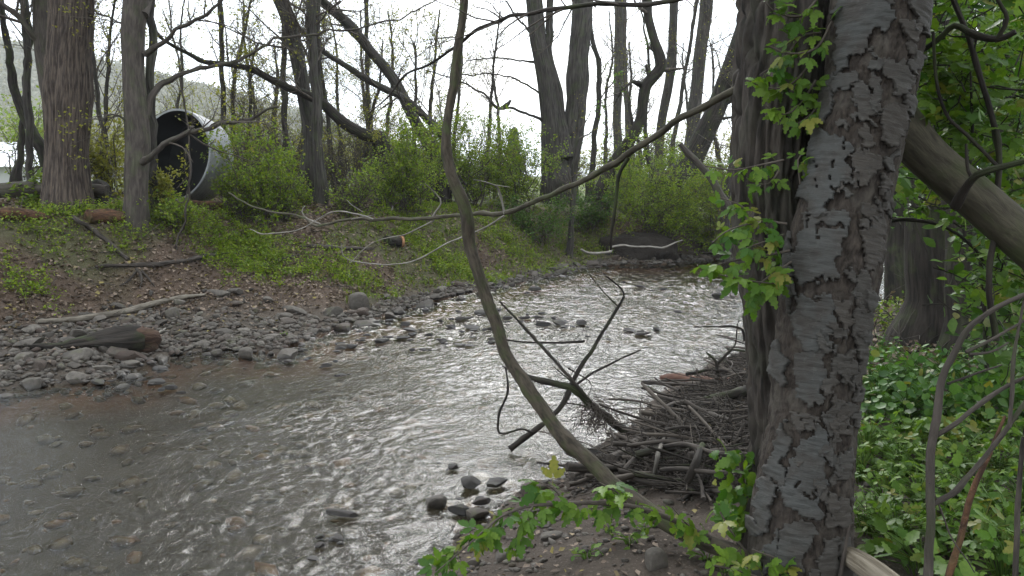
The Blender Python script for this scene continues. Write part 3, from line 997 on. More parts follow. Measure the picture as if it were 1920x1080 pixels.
PL = [[(1577, -60), (1690, -60), (1676, 0), (1668, 40), (1650, 85), (1622, 118), (1598, 142), (1558, 158), (1568, 120), (1574, 60)],
      [(1546, 160), (1564, 148), (1572, 185), (1554, 240), (1540, 270), (1532, 225)], [(1565, 163), (1604, 155), (1610, 180), (1590, 196), (1566, 198)],
      [(1526, 268), (1590, 285), (1592, 360), (1562, 378), (1552, 412), (1520, 425), (1503, 380), (1510, 310)],
      [(1518, 418), (1582, 395), (1590, 450), (1577, 485), (1562, 520), (1530, 545), (1497, 550), (1492, 480), (1506, 430)],
      [(1470, 440), (1488, 440), (1490, 560), (1482, 610), (1465, 560)], [(1498, 560), (1556, 552), (1562, 600), (1547, 642), (1520, 658), (1494, 645), (1485, 600)],
      [(1490, 668), (1544, 652), (1545, 700), (1540, 748), (1515, 760), (1495, 738), (1486, 690)], [(1450, 640), (1478, 650), (1480, 712), (1466, 724), (1448, 700)],
      [(1490, 830), (1542, 785), (1548, 830), (1543, 890), (1532, 948), (1500, 950), (1468, 918), (1480, 870)],
      [(1455, 840), (1476, 785), (1484, 830), (1470, 900), (1450, 960), (1420, 1012), (1410, 980), (1435, 920)],
      [(1480, 965), (1528, 955), (1522, 1000), (1500, 1055), (1468, 1045), (1462, 995)], [(1445, 1000), (1462, 960), (1458, 1040), (1440, 1085), (1415, 1080), (1425, 1030)]]
for i, p in enumerate(PL):
    birch_plate(p, 0.0 + .12 * (i % 3), .008, i + 1)
PT = [[(1602, 515), (1626, 500), (1630, 580), (1618, 640), (1608, 750), (1592, 745), (1597, 660), (1590, 600)], [(1612, 395), (1648, 385), (1645, 450), (1630, 500), (1604, 505)],
      [(1700, -20), (1742, -10), (1738, 60), (1726, 72), (1700, 40)], [(1676, 72), (1716, 64), (1714, 96), (1690, 100)], [(1648, 138), (1692, 130), (1702, 182), (1668, 192)],
      [(1655, 205), (1692, 195), (1686, 262), (1660, 292), (1638, 270)], [(1596, 208), (1640, 213), (1636, 252), (1604, 248)], [(1590, 300), (1632, 296), (1640, 340), (1600, 370)],
      [(1570, 250), (1592, 252), (1590, 275), (1570, 272)], [(1562, 560), (1594, 555), (1590, 610), (1566, 615)], [(1556, 660), (1590, 650), (1586, 700), (1560, 720)],
      [(1550, 760), (1592, 755), (1590, 800), (1556, 812)], [(1552, 830), (1590, 820), (1584, 880), (1550, 890)], [(1545, 905), (1588, 900), (1580, 960), (1544, 955)],
      [(1530, 985), (1580, 975), (1586, 1050), (1540, 1060)], [(1610, 258), (1640, 285), (1625, 292), (1606, 282)], [(1690, 110), (1722, 105), (1712, 150), (1698, 140)],
      [(1490, 770), (1535, 762), (1530, 788), (1500, 815)]]
for i, p in enumerate(PT):
    birch_plate(p, .65 + .3 * (i % 2), .006, i + 40)
random.seed(31)
for i in range(46):
    y = random.uniform(-20, 1075)
    cx_, w_ = np.interp(y, pix_rows[::-1, 1], pix_rows[::-1, 0]), np.interp(y, pix_rows[::-1, 1], pix_rows[::-1, 3])
    x = cx_ + w_ * random.uniform(-.12, .5)
    a_, b_ = random.uniform(9, 19), random.uniform(12, 34)
    birch_plate([(x + a_ * math.cos(q) * random.uniform(.6, 1.2), y + b_ * math.sin(q) * random.uniform(.6, 1.2)) for q in np.linspace(0, 5.6, 7)], random.uniform(.3, 1), random.uniform(.004, .010), i + 80)

ridged = thing('ridged_bark_tree', at(1455, 1030, 3.4) * np.array([1, 1, 0]) + np.array([0, 0, .3]), 'dark tree with deeply furrowed bark growing against the peeling trunk, leafy shoots on it', 'tree')
RID = [(1440, 1120, 150), (1452, 1000, 112), (1462, 900, 106), (1470, 800, 114), (1470, 650, 130), (1458, 500, 136), (1450, 350, 142), (1458, 200, 158), (1476, 0, 172), (1474, -200, 166), (1440, -600, 150), (1400, -1200, 120)]
rr_ = spline(limb(RID, 3.4), .009)
def ridge_disp(bk, ang, ln):
    w = .25 * np.stack([fbm(bk * np.array([9, 9, 5]) + 7 * k, 2, 70 + k) for k in range(3)], -1)
    n1 = vnoise(bk * np.array([34, 34, 4.2]) + w * 2.6, 75)
    n2_ = fbm(bk * np.array([75, 75, 16.0]) + w * 2, 2, 76)
    return .040 * (np.sqrt(np.clip(np.abs(n1) * 1.6, 0, 1)) - .6) + .010 * n2_
mb = MB()
tube(mb, rr_[:, :3], rr_[:, 3], 150, True, .04, 6, 0, ridge_disp)
mb.build('trunk', M_BARK_RIDGED, ridged)
mb = MB()
limb_mesh(mb, limb([(1490, 110, 92, 3.45), (1600, 165, 86, 3.5), (1690, 248, 80, 3.45), (1745, 305, 77, 3.4), (1830, 377, 78, 3.32), (1920, 455, 78, 3.25), (2060, 575, 74, 3.15), (2300, 800, 66, 3.0)], 3.3), 40, .02, .06, 3)
mb.build('limb', M_BARK_SMOOTH, ridged, label='thick smooth olive-brown limb slanting down to the right')
mb = MB()
limb_mesh(mb, limb([(1790, 388, 18, 3.2), (1822, 340, 14, 3.1), (1850, 322, 13, 3.05), (1930, 298, 11, 3.0)], 3.2), 8, .03, .1, 5)
limb_mesh(mb, limb([(1826, 338, 9, 3.1), (1815, 318, 7, 3.1), (1812, 270, 5, 3.1)], 3.1), 6, .03, .1, 6)
mb.build('branch', M_BARK_DARK, ridged)
# the long bare pole reaching over the water
mb = MB()
POLE = [(1440, 128, 22, 3.38), (1390, 158, 20, 3.4), (1330, 190, 19, 3.5), (1250, 238, 17, 3.75), (1180, 288, 16, 4.0), (1100, 334, 14, 4.3), (1030, 370, 13, 4.6), (960, 394, 12, 4.9), (880, 404, 10, 5.2), (780, 411, 9, 5.6),
        (690, 412, 8, 5.9), (620, 419, 6.5, 6.2), (588, 420, 6, 6.4), (566, 405, 5, 6.5), (520, 398, 4.5, 6.7), (470, 385, 4, 6.9), (430, 362, 3, 7.1)]
limb_mesh(mb, limb([(p[0], p[1], p[2] * .74, p[3]) for p in POLE], 4), 14, .03, .14, 8, 0, .015)
mb.build('branch', M_BARK_SMOOTH, ridged, label='long bare pole-like branch reaching left across the stream')
mb = MB()
for i, pts in enumerate([[(945, 400, 6, 4.95), (935, 355, 6, 4.9), (925, 347, 4, 4.85), (888, 338, 2, 4.8)], [(930, 349, 3, 4.9), (955, 352, 2, 4.9)], [(812, 408, 6, 5.5), (828, 382, 5, 5.4), (818, 366, 4, 5.4), (795, 345, 2, 5.3)],
                         [(700, 411, 5, 5.85), (660, 398, 4, 5.8), (620, 398, 4, 5.9), (560, 430, 3, 6.2), (500, 438, 3, 6.4), (470, 430, 2, 6.5)], [(600, 420, 4, 6.2), (576, 408, 5, 6.3), (567, 395, 4, 6.3), (572, 385, 3, 6.3)],
                         [(680, 398, 3, 5.85), (660, 385, 2, 5.8), (650, 375, 1.5, 5.8)], [(735, 396, 3, 5.7), (738, 388, 2, 5.7)], [(660, 411, 3, 5.95), (702, 402, 3, 5.9)],
                         [(945, 405, 6, 4.95), (905, 428, 5, 5.0), (855, 448, 4.5, 5.1), (795, 480, 4, 5.2), (740, 494, 4, 5.3), (652, 486, 3, 5.4), (638, 455, 2, 5.4)], [(815, 412, 4, 5.5), (760, 440, 3, 5.6), (700, 455, 2, 5.7), (655, 492, 2, 5.7)]]):
    limb_mesh(mb, limb([(p[0], p[1], p[2] * .6, p[3]) for p in pts], 5), 6, .03, .2, 20 + i, 0, .012)
mb.build('twigs', M_TWIG_PALE, ridged, kind='stuff')
mb = MB()
limb_mesh(mb, limb([(1178, 296, 8, 4.0), (1160, 333, 7, 4.0), (1152, 400, 6, 4.0), (1146, 440, 5, 4.02), (1145, 468, 4, 4.05)], 4), 6, .03, .12, 31)
mb.build('branch', M_BARK_DARK, ridged, label='thin dark twig hanging straight down from the pole')
mb = MB()
limb_mesh(mb, limb([(1440, -40, 12, 3.4), (1240, 4, 9, 3.7), (1120, 10, 8.5, 3.9), (1013, 22, 8, 4.1), (947, 34, 7, 4.3), (893, 58, 6.5, 4.5), (849, 89, 6, 4.6), (809, 118, 5, 4.7), (764, 138, 4, 4.9), (729, 178, 3, 5.0), (690, 215, 2, 5.1)], 4), 8, .04, .1, 33, 0, .01)
mb.build('branch', M_BARK_DARK, ridged)
mb = MB()
tw = as_paths(*limb_mesh(MB(), limb([(1240, 4, 9, 3.7), (1013, 22, 8, 4.1), (893, 58, 6, 4.5), (764, 138, 4, 4.9)], 4)), 10)
a1 = sprout(*tw, 16, .1, .95, .15, .5, .5, 1.0, .0, .15, 5, .5)
tubes(mb, *a1); a2 = sprout(*a1, 2, .3, .9, .06, .2, .4, .9, 0, .2, 4, .6); tubes(mb, *a2)
mb.build('twigs', M_TWIG, ridged, kind='stuff')
# crowns of both trunks, above the picture
def crown(root, P, R, gens, leaf=None, nleaf=0, size=.05, mat_t=None, mat_l=None, lt=LEAF2, up=.45, sides=4, skip=0):
    mt = MB()
    cur = (P, R)
    for gi, g_ in enumerate(gens):
        cur = sprout(*cur, **g_)
        if gi >= skip:
            tubes(mt, *cur, sides=sides if gi == 0 else 3)
    if mt.n:
        mt.build('twigs', mat_t or M_TWIG, root, kind='stuff')
    if leaf:
        ml = MB()
        m_, n_ = cur[1].shape
        idx = rng.integers(0, m_, nleaf)
        s = rng.uniform(.35, 1, nleaf) * (n_ - 1)
        i = np.minimum(s.astype(int), n_ - 2); f = (s - i)[:, None]
        pos = cur[0][idx, i] * (1 - f) + cur[0][idx, i + 1] * f + rng.normal(size=(nleaf, 3)) * size * .5
        X, Y, Z = rand_frames(nleaf, up)
        scatter(ml, lt[0], lt[1], pos, X, Y, Z, size * rng.uniform(.55, 1.2, nleaf), rng.random(nleaf))
        ml.build('leaves', mat_l or M_LEAF_BUSH, root, kind='stuff')
def G(k, t0, t1, l0, l1, a0=.4, a1=1.0, up=.15, wob=.2, n=5, rr=.55, tip=.3, rmax=1.0):
    return dict(k=k, t0=t0, t1=t1, lmin=l0, lmax=l1, a0=a0, a1=a1, up=up, wob=wob, n=n, rr=rr, tip=tip, rmax=rmax)
k0 = int(np.argmax(BLN > 3.6))
crown(birch, *as_paths(BP[k0:], BR[k0:], 10), [G(9, .1, 1, 1.2, 2.6, .5, 1.1, .1), G(7, .2, 1, .5, 1.1), G(5, .2, 1, .2, .5)], True, 5200, .085, M_TWIG, M_LEAF_NEAR, LEAFO)
k0 = int(len(rr_) * .72)
crown(ridged, *as_paths(rr_[k0:, :3], rr_[k0:, 3], 10), [G(9, .1, 1, 1.2, 2.4, .5, 1.1, .1), G(7, .2, 1, .5, 1.1), G(5, .2, 1, .2, .5)], True, 3600, .085, M_TWIG, M_LEAF_NEAR, LEAFO)

# leafy shoots: every leaf of three toothed leaflets is a piece of its own
LC_ME = []
for i in range(4):
    v = LEAFC[0].copy()
    v[:, 2] += -.22 * v[:, 0] ** 2 * (1 + .3 * i) + .10 * np.abs(v[:, 1]) * (i - 1.5)
    LC_ME.append(MB().add(v, LEAFC[1], None, .25 * i).mesh('leaf', True, M_LEAF_NEAR))
LT_ME = []
for i in range(3):
    v = LEAFT[0].copy(); v[:, 1] *= 1.25; v[:, 2] += -.2 * v[:, 0] ** 2 * (1 + .4 * i)
    LT_ME.append(MB().add(v, LEAFT[1], None, .3 * i).mesh('leaf', True, M_LEAF_NEAR))
def leaf_obj(pos, xdir, zdir, size, parent, mes=None):
    X = Vector(xdir).normalized()
    Z = Vector(zdir); Z = (Z - X * Z.dot(X)).normalized()
    Y = Z.cross(X)
    from mathutils import Matrix
    o = bpy.data.objects.new('leaf', random.choice(mes or LC_ME))
    M = Matrix((X, Y, Z)).transposed()
    o.rotation_euler = M.to_euler()
    o.location = [float(c) for c in pos]
    o.scale = (size, size, size)
    return link(o, parent)
def leafy_shoot(parent, pts, d, n, size, droop=.3, mat=None, mb=None, mes=None, r=None, spread=1.0):
    rows = limb(pts, d)
    mb = MB()
    P, R = limb_mesh(mb, rows, 6, .03, .1, random.randrange(99))
    parent = mb.build('shoot', mat or M_TWIG, parent)
    for i in range(n):
        k = int((.12 + .88 * (i + random.random() * .8) / n) * (len(P) - 1))
        k = min(k, len(P) - 2)
        T = unit(P[k + 1] - P[k])
        side = unit(np.cross(T, np.array([0, 0, 1.0])) * random.choice((-1, 1)) + .5 * rng.normal(size=3) + np.array([0, -.35, 0]))
        X = unit(side * spread + T * random.uniform(.1, .9) + np.array([0, 0, random.uniform(-droop - .35, .25)]))
        Z = unit(np.array([0, -.45, .8]) + .45 * rng.normal(size=3))
        leaf_obj(P[k] + X * .012, X, Z, size * random.uniform(.6, 1.25), parent, mes)
SH = [([(1545, -20, 5), (1500, 30, 5), (1450, 20, 3), (1430, -5, 2)], 3.08, 12, .085), ([(1560, 40, 4), (1530, 90, 4), (1480, 100, 3), (1440, 85, 2)], 3.05, 11, .085), ([(1540, 60, 4), (1500, 70, 4), (1470, 110, 3), (1425, 140, 2)], 3.1, 12, .09),
      ([(1520, 120, 4), (1480, 160, 3), (1440, 165, 3), (1400, 150, 2)], 3.1, 10, .09), ([(1530, 150, 4), (1500, 195, 3), (1470, 215, 3), (1430, 195, 2)], 3.12, 11, .085), ([(1545, 180, 4), (1520, 215, 3), (1490, 235, 2)], 3.1, 8, .09),
      ([(1470, 300, 4), (1430, 308, 3), (1380, 318, 3), (1322, 312, 2)], 3.1, 12, .07), ([(1460, 320, 4), (1440, 345, 3), (1400, 340, 2)], 3.12, 8, .07),
      ([(1500, 345, 3), (1496, 300, 3), (1505, 285, 2)], 3.1, 5, .06),
      ([(1475, 420, 5), (1430, 415, 4), (1370, 430, 3), (1335, 455, 2)], 3.0, 12, .085), ([(1480, 470, 5), (1430, 480, 4), (1370, 490, 3), (1315, 505, 2)], 3.0, 14, .09), ([(1485, 490, 4), (1440, 520, 4), (1410, 545, 3), (1395, 570, 2)], 3.0, 10, .09),
      ([(1470, 440, 4), (1440, 450, 3), (1400, 465, 2)], 2.95, 9, .09), ([(1470, 530, 4), (1430, 530, 3), (1350, 515, 2)], 2.98, 9, .085), ([(1410, 420, 4), (1395, 390, 3), (1350, 370, 2)], 3.05, 8, .08)]
for pts, d, n, s in SH:
    leafy_shoot(ridged, pts, d, n + 4, s * .86)

# ------------------------------------------------------------------ the leaning sapling that crosses the middle
sb, sd_ = gp(1400, 1058)
sap = thing('leaning_sapling', sb, 'slender bare leaning trunk curving up from the near bank across the middle of the view', 'sapling')
SAP = [(1470, 1100, 40, 3.15), (1400, 1052, 40, 3.25), (1290, 1000, 36, 3.45), (1170, 925, 35, 3.7), (1120, 880, 33, 3.82), (1050, 812, 31, 3.95), (1000, 738, 29, 4.05), (957, 680, 28, 4.15), (932, 610, 27, 4.2), (905, 530, 26, 4.25), (884, 455, 26, 4.3),
       (877, 400, 25, 4.3), (852, 342, 25, 4.32), (836, 270, 20, 4.35), (846, 200, 20, 4.4), (858, 100, 19, 4.45), (870, 0, 18, 4.5), (880, -150, 15, 4.55), (860, -400, 10, 4.6)]
mb = MB()
limb_mesh(mb, limb([(p[0], p[1], p[2] * .86, p[3]) for p in SAP], 4), 24, .012, .16, 12, 0, .012)
mb.build('trunk', bark_mat('sapling_bark', (.022, .018, .013), (.070, .056, .040), 45, .3, .5, .008), sap)
mb = MB()
leafy_shoot(sap, [(1330, 1010, 12), (1240, 965, 10), (1150, 945, 9), (1050, 945, 8), (985, 950, 6), (930, 975, 4), (890, 1010, 3)], (3.35, 3.3), 48, .082, .3, None, mb)
leafy_shoot(sap, [(1000, 950, 5), (975, 990, 4), (960, 1030, 3)], 3.3, 10, .095, .3, None, mb)
leafy_shoot(sap, [(930, 975, 4), (880, 1020, 4), (845, 1050, 3), (815, 1075, 2)], (3.3, 3.15), 26, .078, .3, None, mb)
leafy_shoot(sap, [(1060, 945, 4), (1035, 915, 3), (1000, 900, 2)], 3.35, 9, .095, .2, None, mb)
leafy_shoot(sap, [(1180, 950, 4), (1160, 925, 3), (1125, 905, 2)], 3.35, 10, .095, .2, None, mb)
leafy_shoot(sap, [(1330, 1015, 5), (1290, 985, 3), (1260, 950, 2)], 3.3, 9, .09, .2, None, mb)
leafy_shoot(sap, [(1420, 1060, 5), (1380, 1010, 4), (1350, 960, 3)], 3.1, 13, .085, .2, None, mb)
leafy_shoot(sap, [(1500, 1085, 5), (1460, 1050, 4), (1410, 1030, 3)], 2.95, 10, .08, .2, None, mb)
leafy_shoot(sap, [(1450, 1090, 5), (1400, 1075, 4), (1340, 1060, 3)], 2.95, 9, .08, .2, None, mb)
# ------------------------------------------------------------------ trees of the far bank
def tree(name, label, trunk, mat=None, d=None, lean=0.0, branches=(), gens=None, leaves=0, lsize=.05, lmat=None, group=None, cat='tree', base=None, ext=4.0, sides=14, crown_t=.0, furrow=0.0, tmat=None, flare=1.35, lump=.14, second=(), up=.45):
    """trunk: rows (px, py, width px), foot first; branches: rows likewise with a depth offset as 4th; second: further stems"""
    if d is None:
        b, d = gp(trunk[0][0], trunk[0][1])
    else:
        b = at(trunk[0][0], trunk[0][1], d)
    root = thing(name, (b[0], b[1], gz(b[0], b[1])), label, cat, group)
    allP = []
    for si, tk in enumerate((trunk,) + tuple(second)):
        rows = limb([(p[0], p[1], p[2], d + (p[3] if len(p) > 3 else 0) + lean * i) for i, p in enumerate(tk)], d)
        if si == 0:
            rows[0, 3] *= flare
            foot = rows[0].copy(); foot[2] -= .4; foot[3] *= 1.15
            g0 = gz(foot[0], foot[1])
            foot[2] = min(foot[2], g0 - .25)
            rows = np.concatenate([[foot], rows])
        if ext and tk[-1][1] < 30:
            dirv = unit(rows[-1, :3] - rows[-2, :3])
            e = rows[-1].copy(); e[:3] += dirv * ext * .5 + np.array([0, 0, .3]); e[3] *= .7
            e2 = e.copy(); e2[:3] += dirv * ext * .4 + np.array([0, 0, .6]); e2[3] *= .4
            rows = np.concatenate([rows, [e, e2]])
        mb = MB()
        P, R = limb_mesh(mb, rows, sides, .06 if furrow else .10, lump, random.randrange(99), 0, .04, (lambda bk, ang, ln: furrow * (np.sqrt(np.clip(np.abs(vnoise(bk * np.array([13, 13, 1.7]) + .5 * fbm(bk * 4, 2, 7)[..., None], 75)) * 1.6, 0, 1)) - .6)) if furrow else None)
        mb.build('trunk', mat or M_BARK_FAR, root)
        allP.append(as_paths(P, R, 14))
    for br in branches:
        rows = limb([(p[0], p[1], p[2] * .74, d + (p[3] if len(p) > 3 else 0)) for p in br], d)
        mb = MB()
        P, R = limb_mesh(mb, rows, 8, .08, .2, random.randrange(99), 0, .05)
        mb.build('branch', mat or M_BARK_FAR, root)
        allP.append(as_paths(P, R, 14))
    if gens:
        A, B = np.concatenate([a for a, _ in allP]), np.concatenate([b for _, b in allP])
        crown(root, A, B, gens, leaves > 0, leaves, lsize, tmat or M_TWIG, lmat or M_LEAF_YELLOW, LEAF2, up)
    return root, d
TW1 = [G(20, .25, 1, .8, 2.4, .5, 1.2, .1, .22, 6, .45, .35, .025), G(8, .15, 1, .3, 1.0, .4, 1.0, .08, .25, 5, .6, .5), G(4, .2, 1, .12, .4, .4, 1.0, .05, .25, 4, .8, .6)]
TW2 = [G(14, .3, 1, .6, 1.8, .4, 1.0, .12, .2, 6, .45, .35, .02), G(6, .2, 1, .25, .7, .4, 1.0, .08, .25, 5, .6, .3), G(3, .2, 1, .12, .3, .4, 1.0, .05, .25, 4, .7, .4)]
M_BARK_BROWN = bark_mat('brown_ridged_bark', (.022, .016, .013), (.098, .075, .058), 30, .13, 0, .06, .42, .58)
M_BARK_GREYBROWN = bark_mat('grey_brown_bark', (.034, .028, .023), (.082, .068, .057), 22, .25, .3, .02)
# left: the big brown trunk with its leaning partner
tree('brown_trunk_tree', 'broad straight trunk with brown furrowed bark at the left, nearest on the far bank', [(128, 388, 78), (129, 300, 74), (131, 200, 72), (132, 100, 74), (132, 0, 76), (132, -120, 77)], M_BARK_BROWN, d=11.6, sides=110, furrow=.03, gens=[G(20, .36, 1, 1.4, 3.6, .6, 1.2, .1), G(7, .2, 1, .5, 1.3), G(5, .3, 1, .2, .6)], leaves=5200, lsize=.13, lump=.06, flare=1.12, ext=11)
tree('forked_tree', 'olive-brown forked trunk leaning left behind the broad brown trunk', [(118, 300, 46), (100, 200, 44), (90, 140, 42), (84, 90, 44), (78, 0, 40), (70, -120, 36)], M_BARK_GREYBROWN, d=12.6, sides=20,
     branches=[[(86, 90, 26), (55, 60, 16, -.2), (25, 25, 14, -.3), (-20, -10, 12, -.4)]], gens=[G(12, .4, 1, 1.2, 3.0, .5, 1.1), G(7, .2, 1, .5, 1.2), G(4, .3, 1, .2, .6)], leaves=3600, lsize=.13, ext=10)
tree('thin_leaning_tree', 'thin dark tree with a bent stem at the far left edge', [(98, 340, 22), (88, 300, 22), (70, 262, 20), (42, 212, 18), (28, 170, 16), (18, 110, 14), (8, 60, 12), (2, -10, 10)], M_BARK_DARK, d=14.5, sides=8, gens=TW2, leaves=500, lsize=.06)
tree('straight_thin_tree', 'thin straight dark stem just left of the broad brown trunk', [(30, 345, 16), (38, 300, 13), (44, 200, 11), (52, 110, 9), (56, 60, 7), (50, -10, 6)], M_BARK_DARK, d=15.5, sides=8, gens=TW2, leaves=380, lsize=.06)
# the grey trunk by the pipe
tree('grey_trunk_tree', 'smooth grey-brown trunk with crooked branches standing left of the steel pipe', [(257, 412, 44), (258, 360, 42), (256, 280, 44), (254, 200, 42), (255, 100, 40), (258, 0, 44), (262, -120, 40)], M_BARK_GREYBROWN, d=11.4, sides=60, furrow=.01,
     branches=[[(272, 100, 18), (311, 71, 11, -.2), (347, 47, 9, -.3), (391, 22, 8, -.4), (420, -8, 7, -.5)], [(270, 35, 24), (284, -10, 20, .2), (300, -80, 18, .4)],
               [(262, 226, 20), (289, 182, 17, .1), (307, 155, 16, .2), (338, 138, 12, .2), (378, 127, 10, .3), (427, 118, 9, .3), (467, 102, 8, .4), (502, 82, 7, .4), (533, 67, 6, .5), (640, 58, 5, .6), (711, 46, 4.5, .8), (747, 36, 4, .9), (818, 2, 3, 1.0)],
               [(260, 306, 18), (284, 290, 15, -.2), (311, 269, 14, -.3), (351, 253, 12, -.4), (400, 236, 10, -.5), (462, 222, 8, -.6), (524, 195, 6, -.7)],
               [(252, 240, 6), (215, 215, 5, -.1), (185, 235, 3, -.2)], [(255, 50, 8), (225, 45, 5, .1), (180, 20, 4, .2)]],
     gens=[G(9, .25, 1, .3, 1.1, .5, 1.2, .08, .25, 5, .5, .3, .014), G(4, .2, 1, .15, .45, .4, 1.0, .05, .25, 4, .7), G(3, .2, 1, .06, .2, .4, 1, .05, .25, 4, .8)], leaves=1500, lsize=.05, flare=1.15)
tree('crooked_leaning_tree', 'dark crooked tree leaning left out of the green bushes, thick broken foot', [(716, 270, 26), (690, 256, 24), (658, 240, 22), (600, 193, 18), (533, 162, 14), (480, 136, 12), (427, 122, 9), (387, 114, 8), (356, 97, 7), (307, 72, 6), (276, 40, 4)], M_BARK_DARK, d=16.5, lean=-.12, ext=0,
     gens=[G(14, .1, 1, .3, 1.1, .5, 1.2, .1, .22, 5, .5, .3, .014), G(5, .2, 1, .15, .45), G(3, .2, 1, .06, .2)], leaves=1300, lsize=.05, sides=12)
tree('twin_stem_tree', 'upper leaning stem of two slim grey trees left of centre', [(582, 300, 26), (580, 231, 26), (576, 209, 26), (560, 111, 27), (547, 58, 27), (525, 0, 28), (505, -60, 26)], M_BARK_FAR, d=16.5, sides=14, gens=TW1, leaves=700, lsize=.05)
tree('slim_grey_tree', 'slim straight grey tree rising from a brush heap left of centre', [(603, 392, 24), (602, 330, 22), (598, 267, 18), (593, 178, 17), (587, 67, 16), (584, 0, 16), (580, -60, 15)], M_BARK_FAR, d=15.5, sides=12, gens=TW1, leaves=700, lsize=.05)
tree('slanting_tree', 'long slanting trunk falling from upper left to the green bush, upper of two', [(818, 300, 24), (787, 240, 22), (751, 169, 20), (716, 120, 19), (658, 53, 18), (600, -4, 17), (560, -40, 15)], M_BARK_FAR, d=18.5, lean=-.15, sides=12, gens=TW2, leaves=500, lsize=.05)
tree('slanting_tree', 'shorter slanting stem below the long slanting trunk, moss-green patches', [(835, 262, 16), (827, 253, 16), (769, 196, 14), (711, 164, 13), (658, 129, 11), (596, 84, 9), (560, 50, 6)], M_BARK_FAR, d=18.0, lean=-.15, sides=10, gens=TW2, leaves=500, lsize=.05, ext=0)
for i, (x, d) in enumerate([(258, 11.4), (520, 16.5), (583, 15.5), (20, 13.5), (400, 19), (680, 21)]):  # trees added so that crowns above the view darken the stream's reflection
    b0 = at(x, -90, d)
    gz0 = gz(b0[0], b0[1])
    rows = np.array([[b0[0], b0[1], gz0 - .3, .06], [b0[0] + .05, b0[1] + .35, b0[2] + 1.0, .055], [b0[0] + .2, b0[1] + .3, b0[2] + 4, .045], [b0[0], b0[1] + .4, b0[2] + 8, .03]])
    rt = thing('tall_leafing_tree', (b0[0], b0[1], gz0), ['tall leafing tree hidden behind the grey trunk by the pipe', 'tall leafing tree hidden behind the leaning slim stem', 'tall leafing tree hidden behind the slim grey tree', 'tall leafing tree behind the thin stems at the left edge', 'tall leafing tree rising behind the pipe', 'tall leafing tree right of the slim grey tree'][i], 'tree', 'tall trees of the far bank')
    mb = MB(); P_, R_ = limb_mesh(mb, rows, 12, .15, .12, 50 + i, 0, .05)
    mb.build('trunk', M_BARK_FAR, rt)
    crown(rt, *as_paths(P_, R_, 14), [G(18, .42, 1, 1.4, 3.4, .5, 1.2, .12), G(7, .2, 1, .5, 1.3), G(4, .3, 1, .2, .6)], True, 4600, .13, M_TWIG, M_LEAF_YELLOW, LEAF2, .5)
# the great clump in the middle
tree('multi_stem_tree', 'tall clump of grey trunks joined at the foot in the centre of the far bank', [(1046, 345, 46), (1040, 300, 38), (1028, 200, 32), (1012, 100, 30), (1001, 0, 31), (996, -90, 30)], M_BARK_FAR, d=21, sides=60, furrow=.025, lump=.1,
     second=[[(1064, 350, 46, .2), (1069, 280, 40, .2), (1079, 180, 37, .3), (1087, 80, 38, .3), (1091, 0, 39, .4), (1093, -90, 38, .4)], [(1062, 300, 30, -.1), (1052, 230, 24, 0), (1036, 160, 20, 0), (1030, 90, 15, 0), (1033, 0, 12, 0), (1036, -80, 10, 0)]],
     branches=[[(1020, 232, 10), (1007, 222, 7, -.2), (964, 204, 6.5, -.4), (933, 202, 6.5, -.5), (911, 178, 6, -.6), (880, 160, 5, -.7), (844, 147, 4, -.8), (800, 131, 3, -.9)], [(1018, 180, 7), (1005, 170, 5, -.2), (945, 141, 4, -.4), (862, 141, 2.5, -.6)],
               [(1010, 118, 8), (985, 116, 5, -.1), (930, 109, 4, -.2), (870, 113, 2, -.3)], [(1000, 70, 8), (975, 40, 5, .1), (950, 0, 4, .2)]],
     gens=[G(7, .3, 1, .4, 1.4, .5, 1.2, .06, .2, 5, .4, .3, .016), G(4, .2, 1, .2, .6), G(2, .2, 1, .08, .3)], leaves=120, lsize=.05)
tree('thin_crooked_tree', 'thin crooked stem just right of the central clump', [(1108, 335, 13), (1110, 324, 12), (1115, 260, 10), (1122, 185, 10), (1124, 116, 9), (1110, 65, 8), (1104, 0, 6)], M_BARK_FAR, d=23, sides=8, gens=TW2, leaves=100)
tree('slim_back_tree', 'pale slim straight trunk behind the contorted dark tree', [(1158, 300, 20), (1158, 270, 17), (1158, 150, 16), (1160, 0, 16), (1161, -60, 15)], M_BARK_FAR, d=30, sides=10, gens=TW2, leaves=120)
tree('slim_back_tree', 'pale slim trunk close right of the first behind the contorted tree', [(1180, 300, 14), (1176, 200, 11), (1170, 100, 11), (1172, 0, 10)], M_BARK_FAR, d=32, sides=8, gens=TW2, leaves=80)
tree('contorted_tree', 'dark contorted tree twisting upward from the undercut bank', [(1127, 378, 26), (1145, 319, 22), (1182, 264, 22), (1201, 218, 20), (1210, 160, 22), (1238, 122, 20), (1224, 69, 18), (1212, 10, 15), (1205, -40, 14)], M_BARK_DARK, d=19.5, sides=14, lump=.3,
     branches=[[(1205, 160, 14), (1185, 155, 8, -.3), (1165, 170, 6, -.5), (1150, 200, 3, -.6)]], gens=[G(10, .3, 1, .3, 1.1, .5, 1.2, .05, .25), G(4, .2, 1, .15, .5), G(3, .2, 1, .08, .2)], leaves=350, lsize=.07, lmat=M_LEAF_NEAR)
tree('grey_back_tree', 'grey trunk left of the thick leaning trunk, second from it', [(1238, 330, 24), (1238, 300, 20), (1242, 222, 17), (1256, 139, 17), (1265, 0, 16), (1270, -60, 15)], M_BARK_FAR, d=27, sides=10, gens=TW2, leaves=120)
tree('grey_back_tree', 'grey trunk directly behind the thick leaning trunk', [(1303, 345, 30), (1300, 259, 24), (1305, 185, 24), (1312, 93, 24), (1326, 0, 25), (1332, -60, 24)], M_BARK_FAR, d=25, sides=12, gens=TW2, leaves=120)
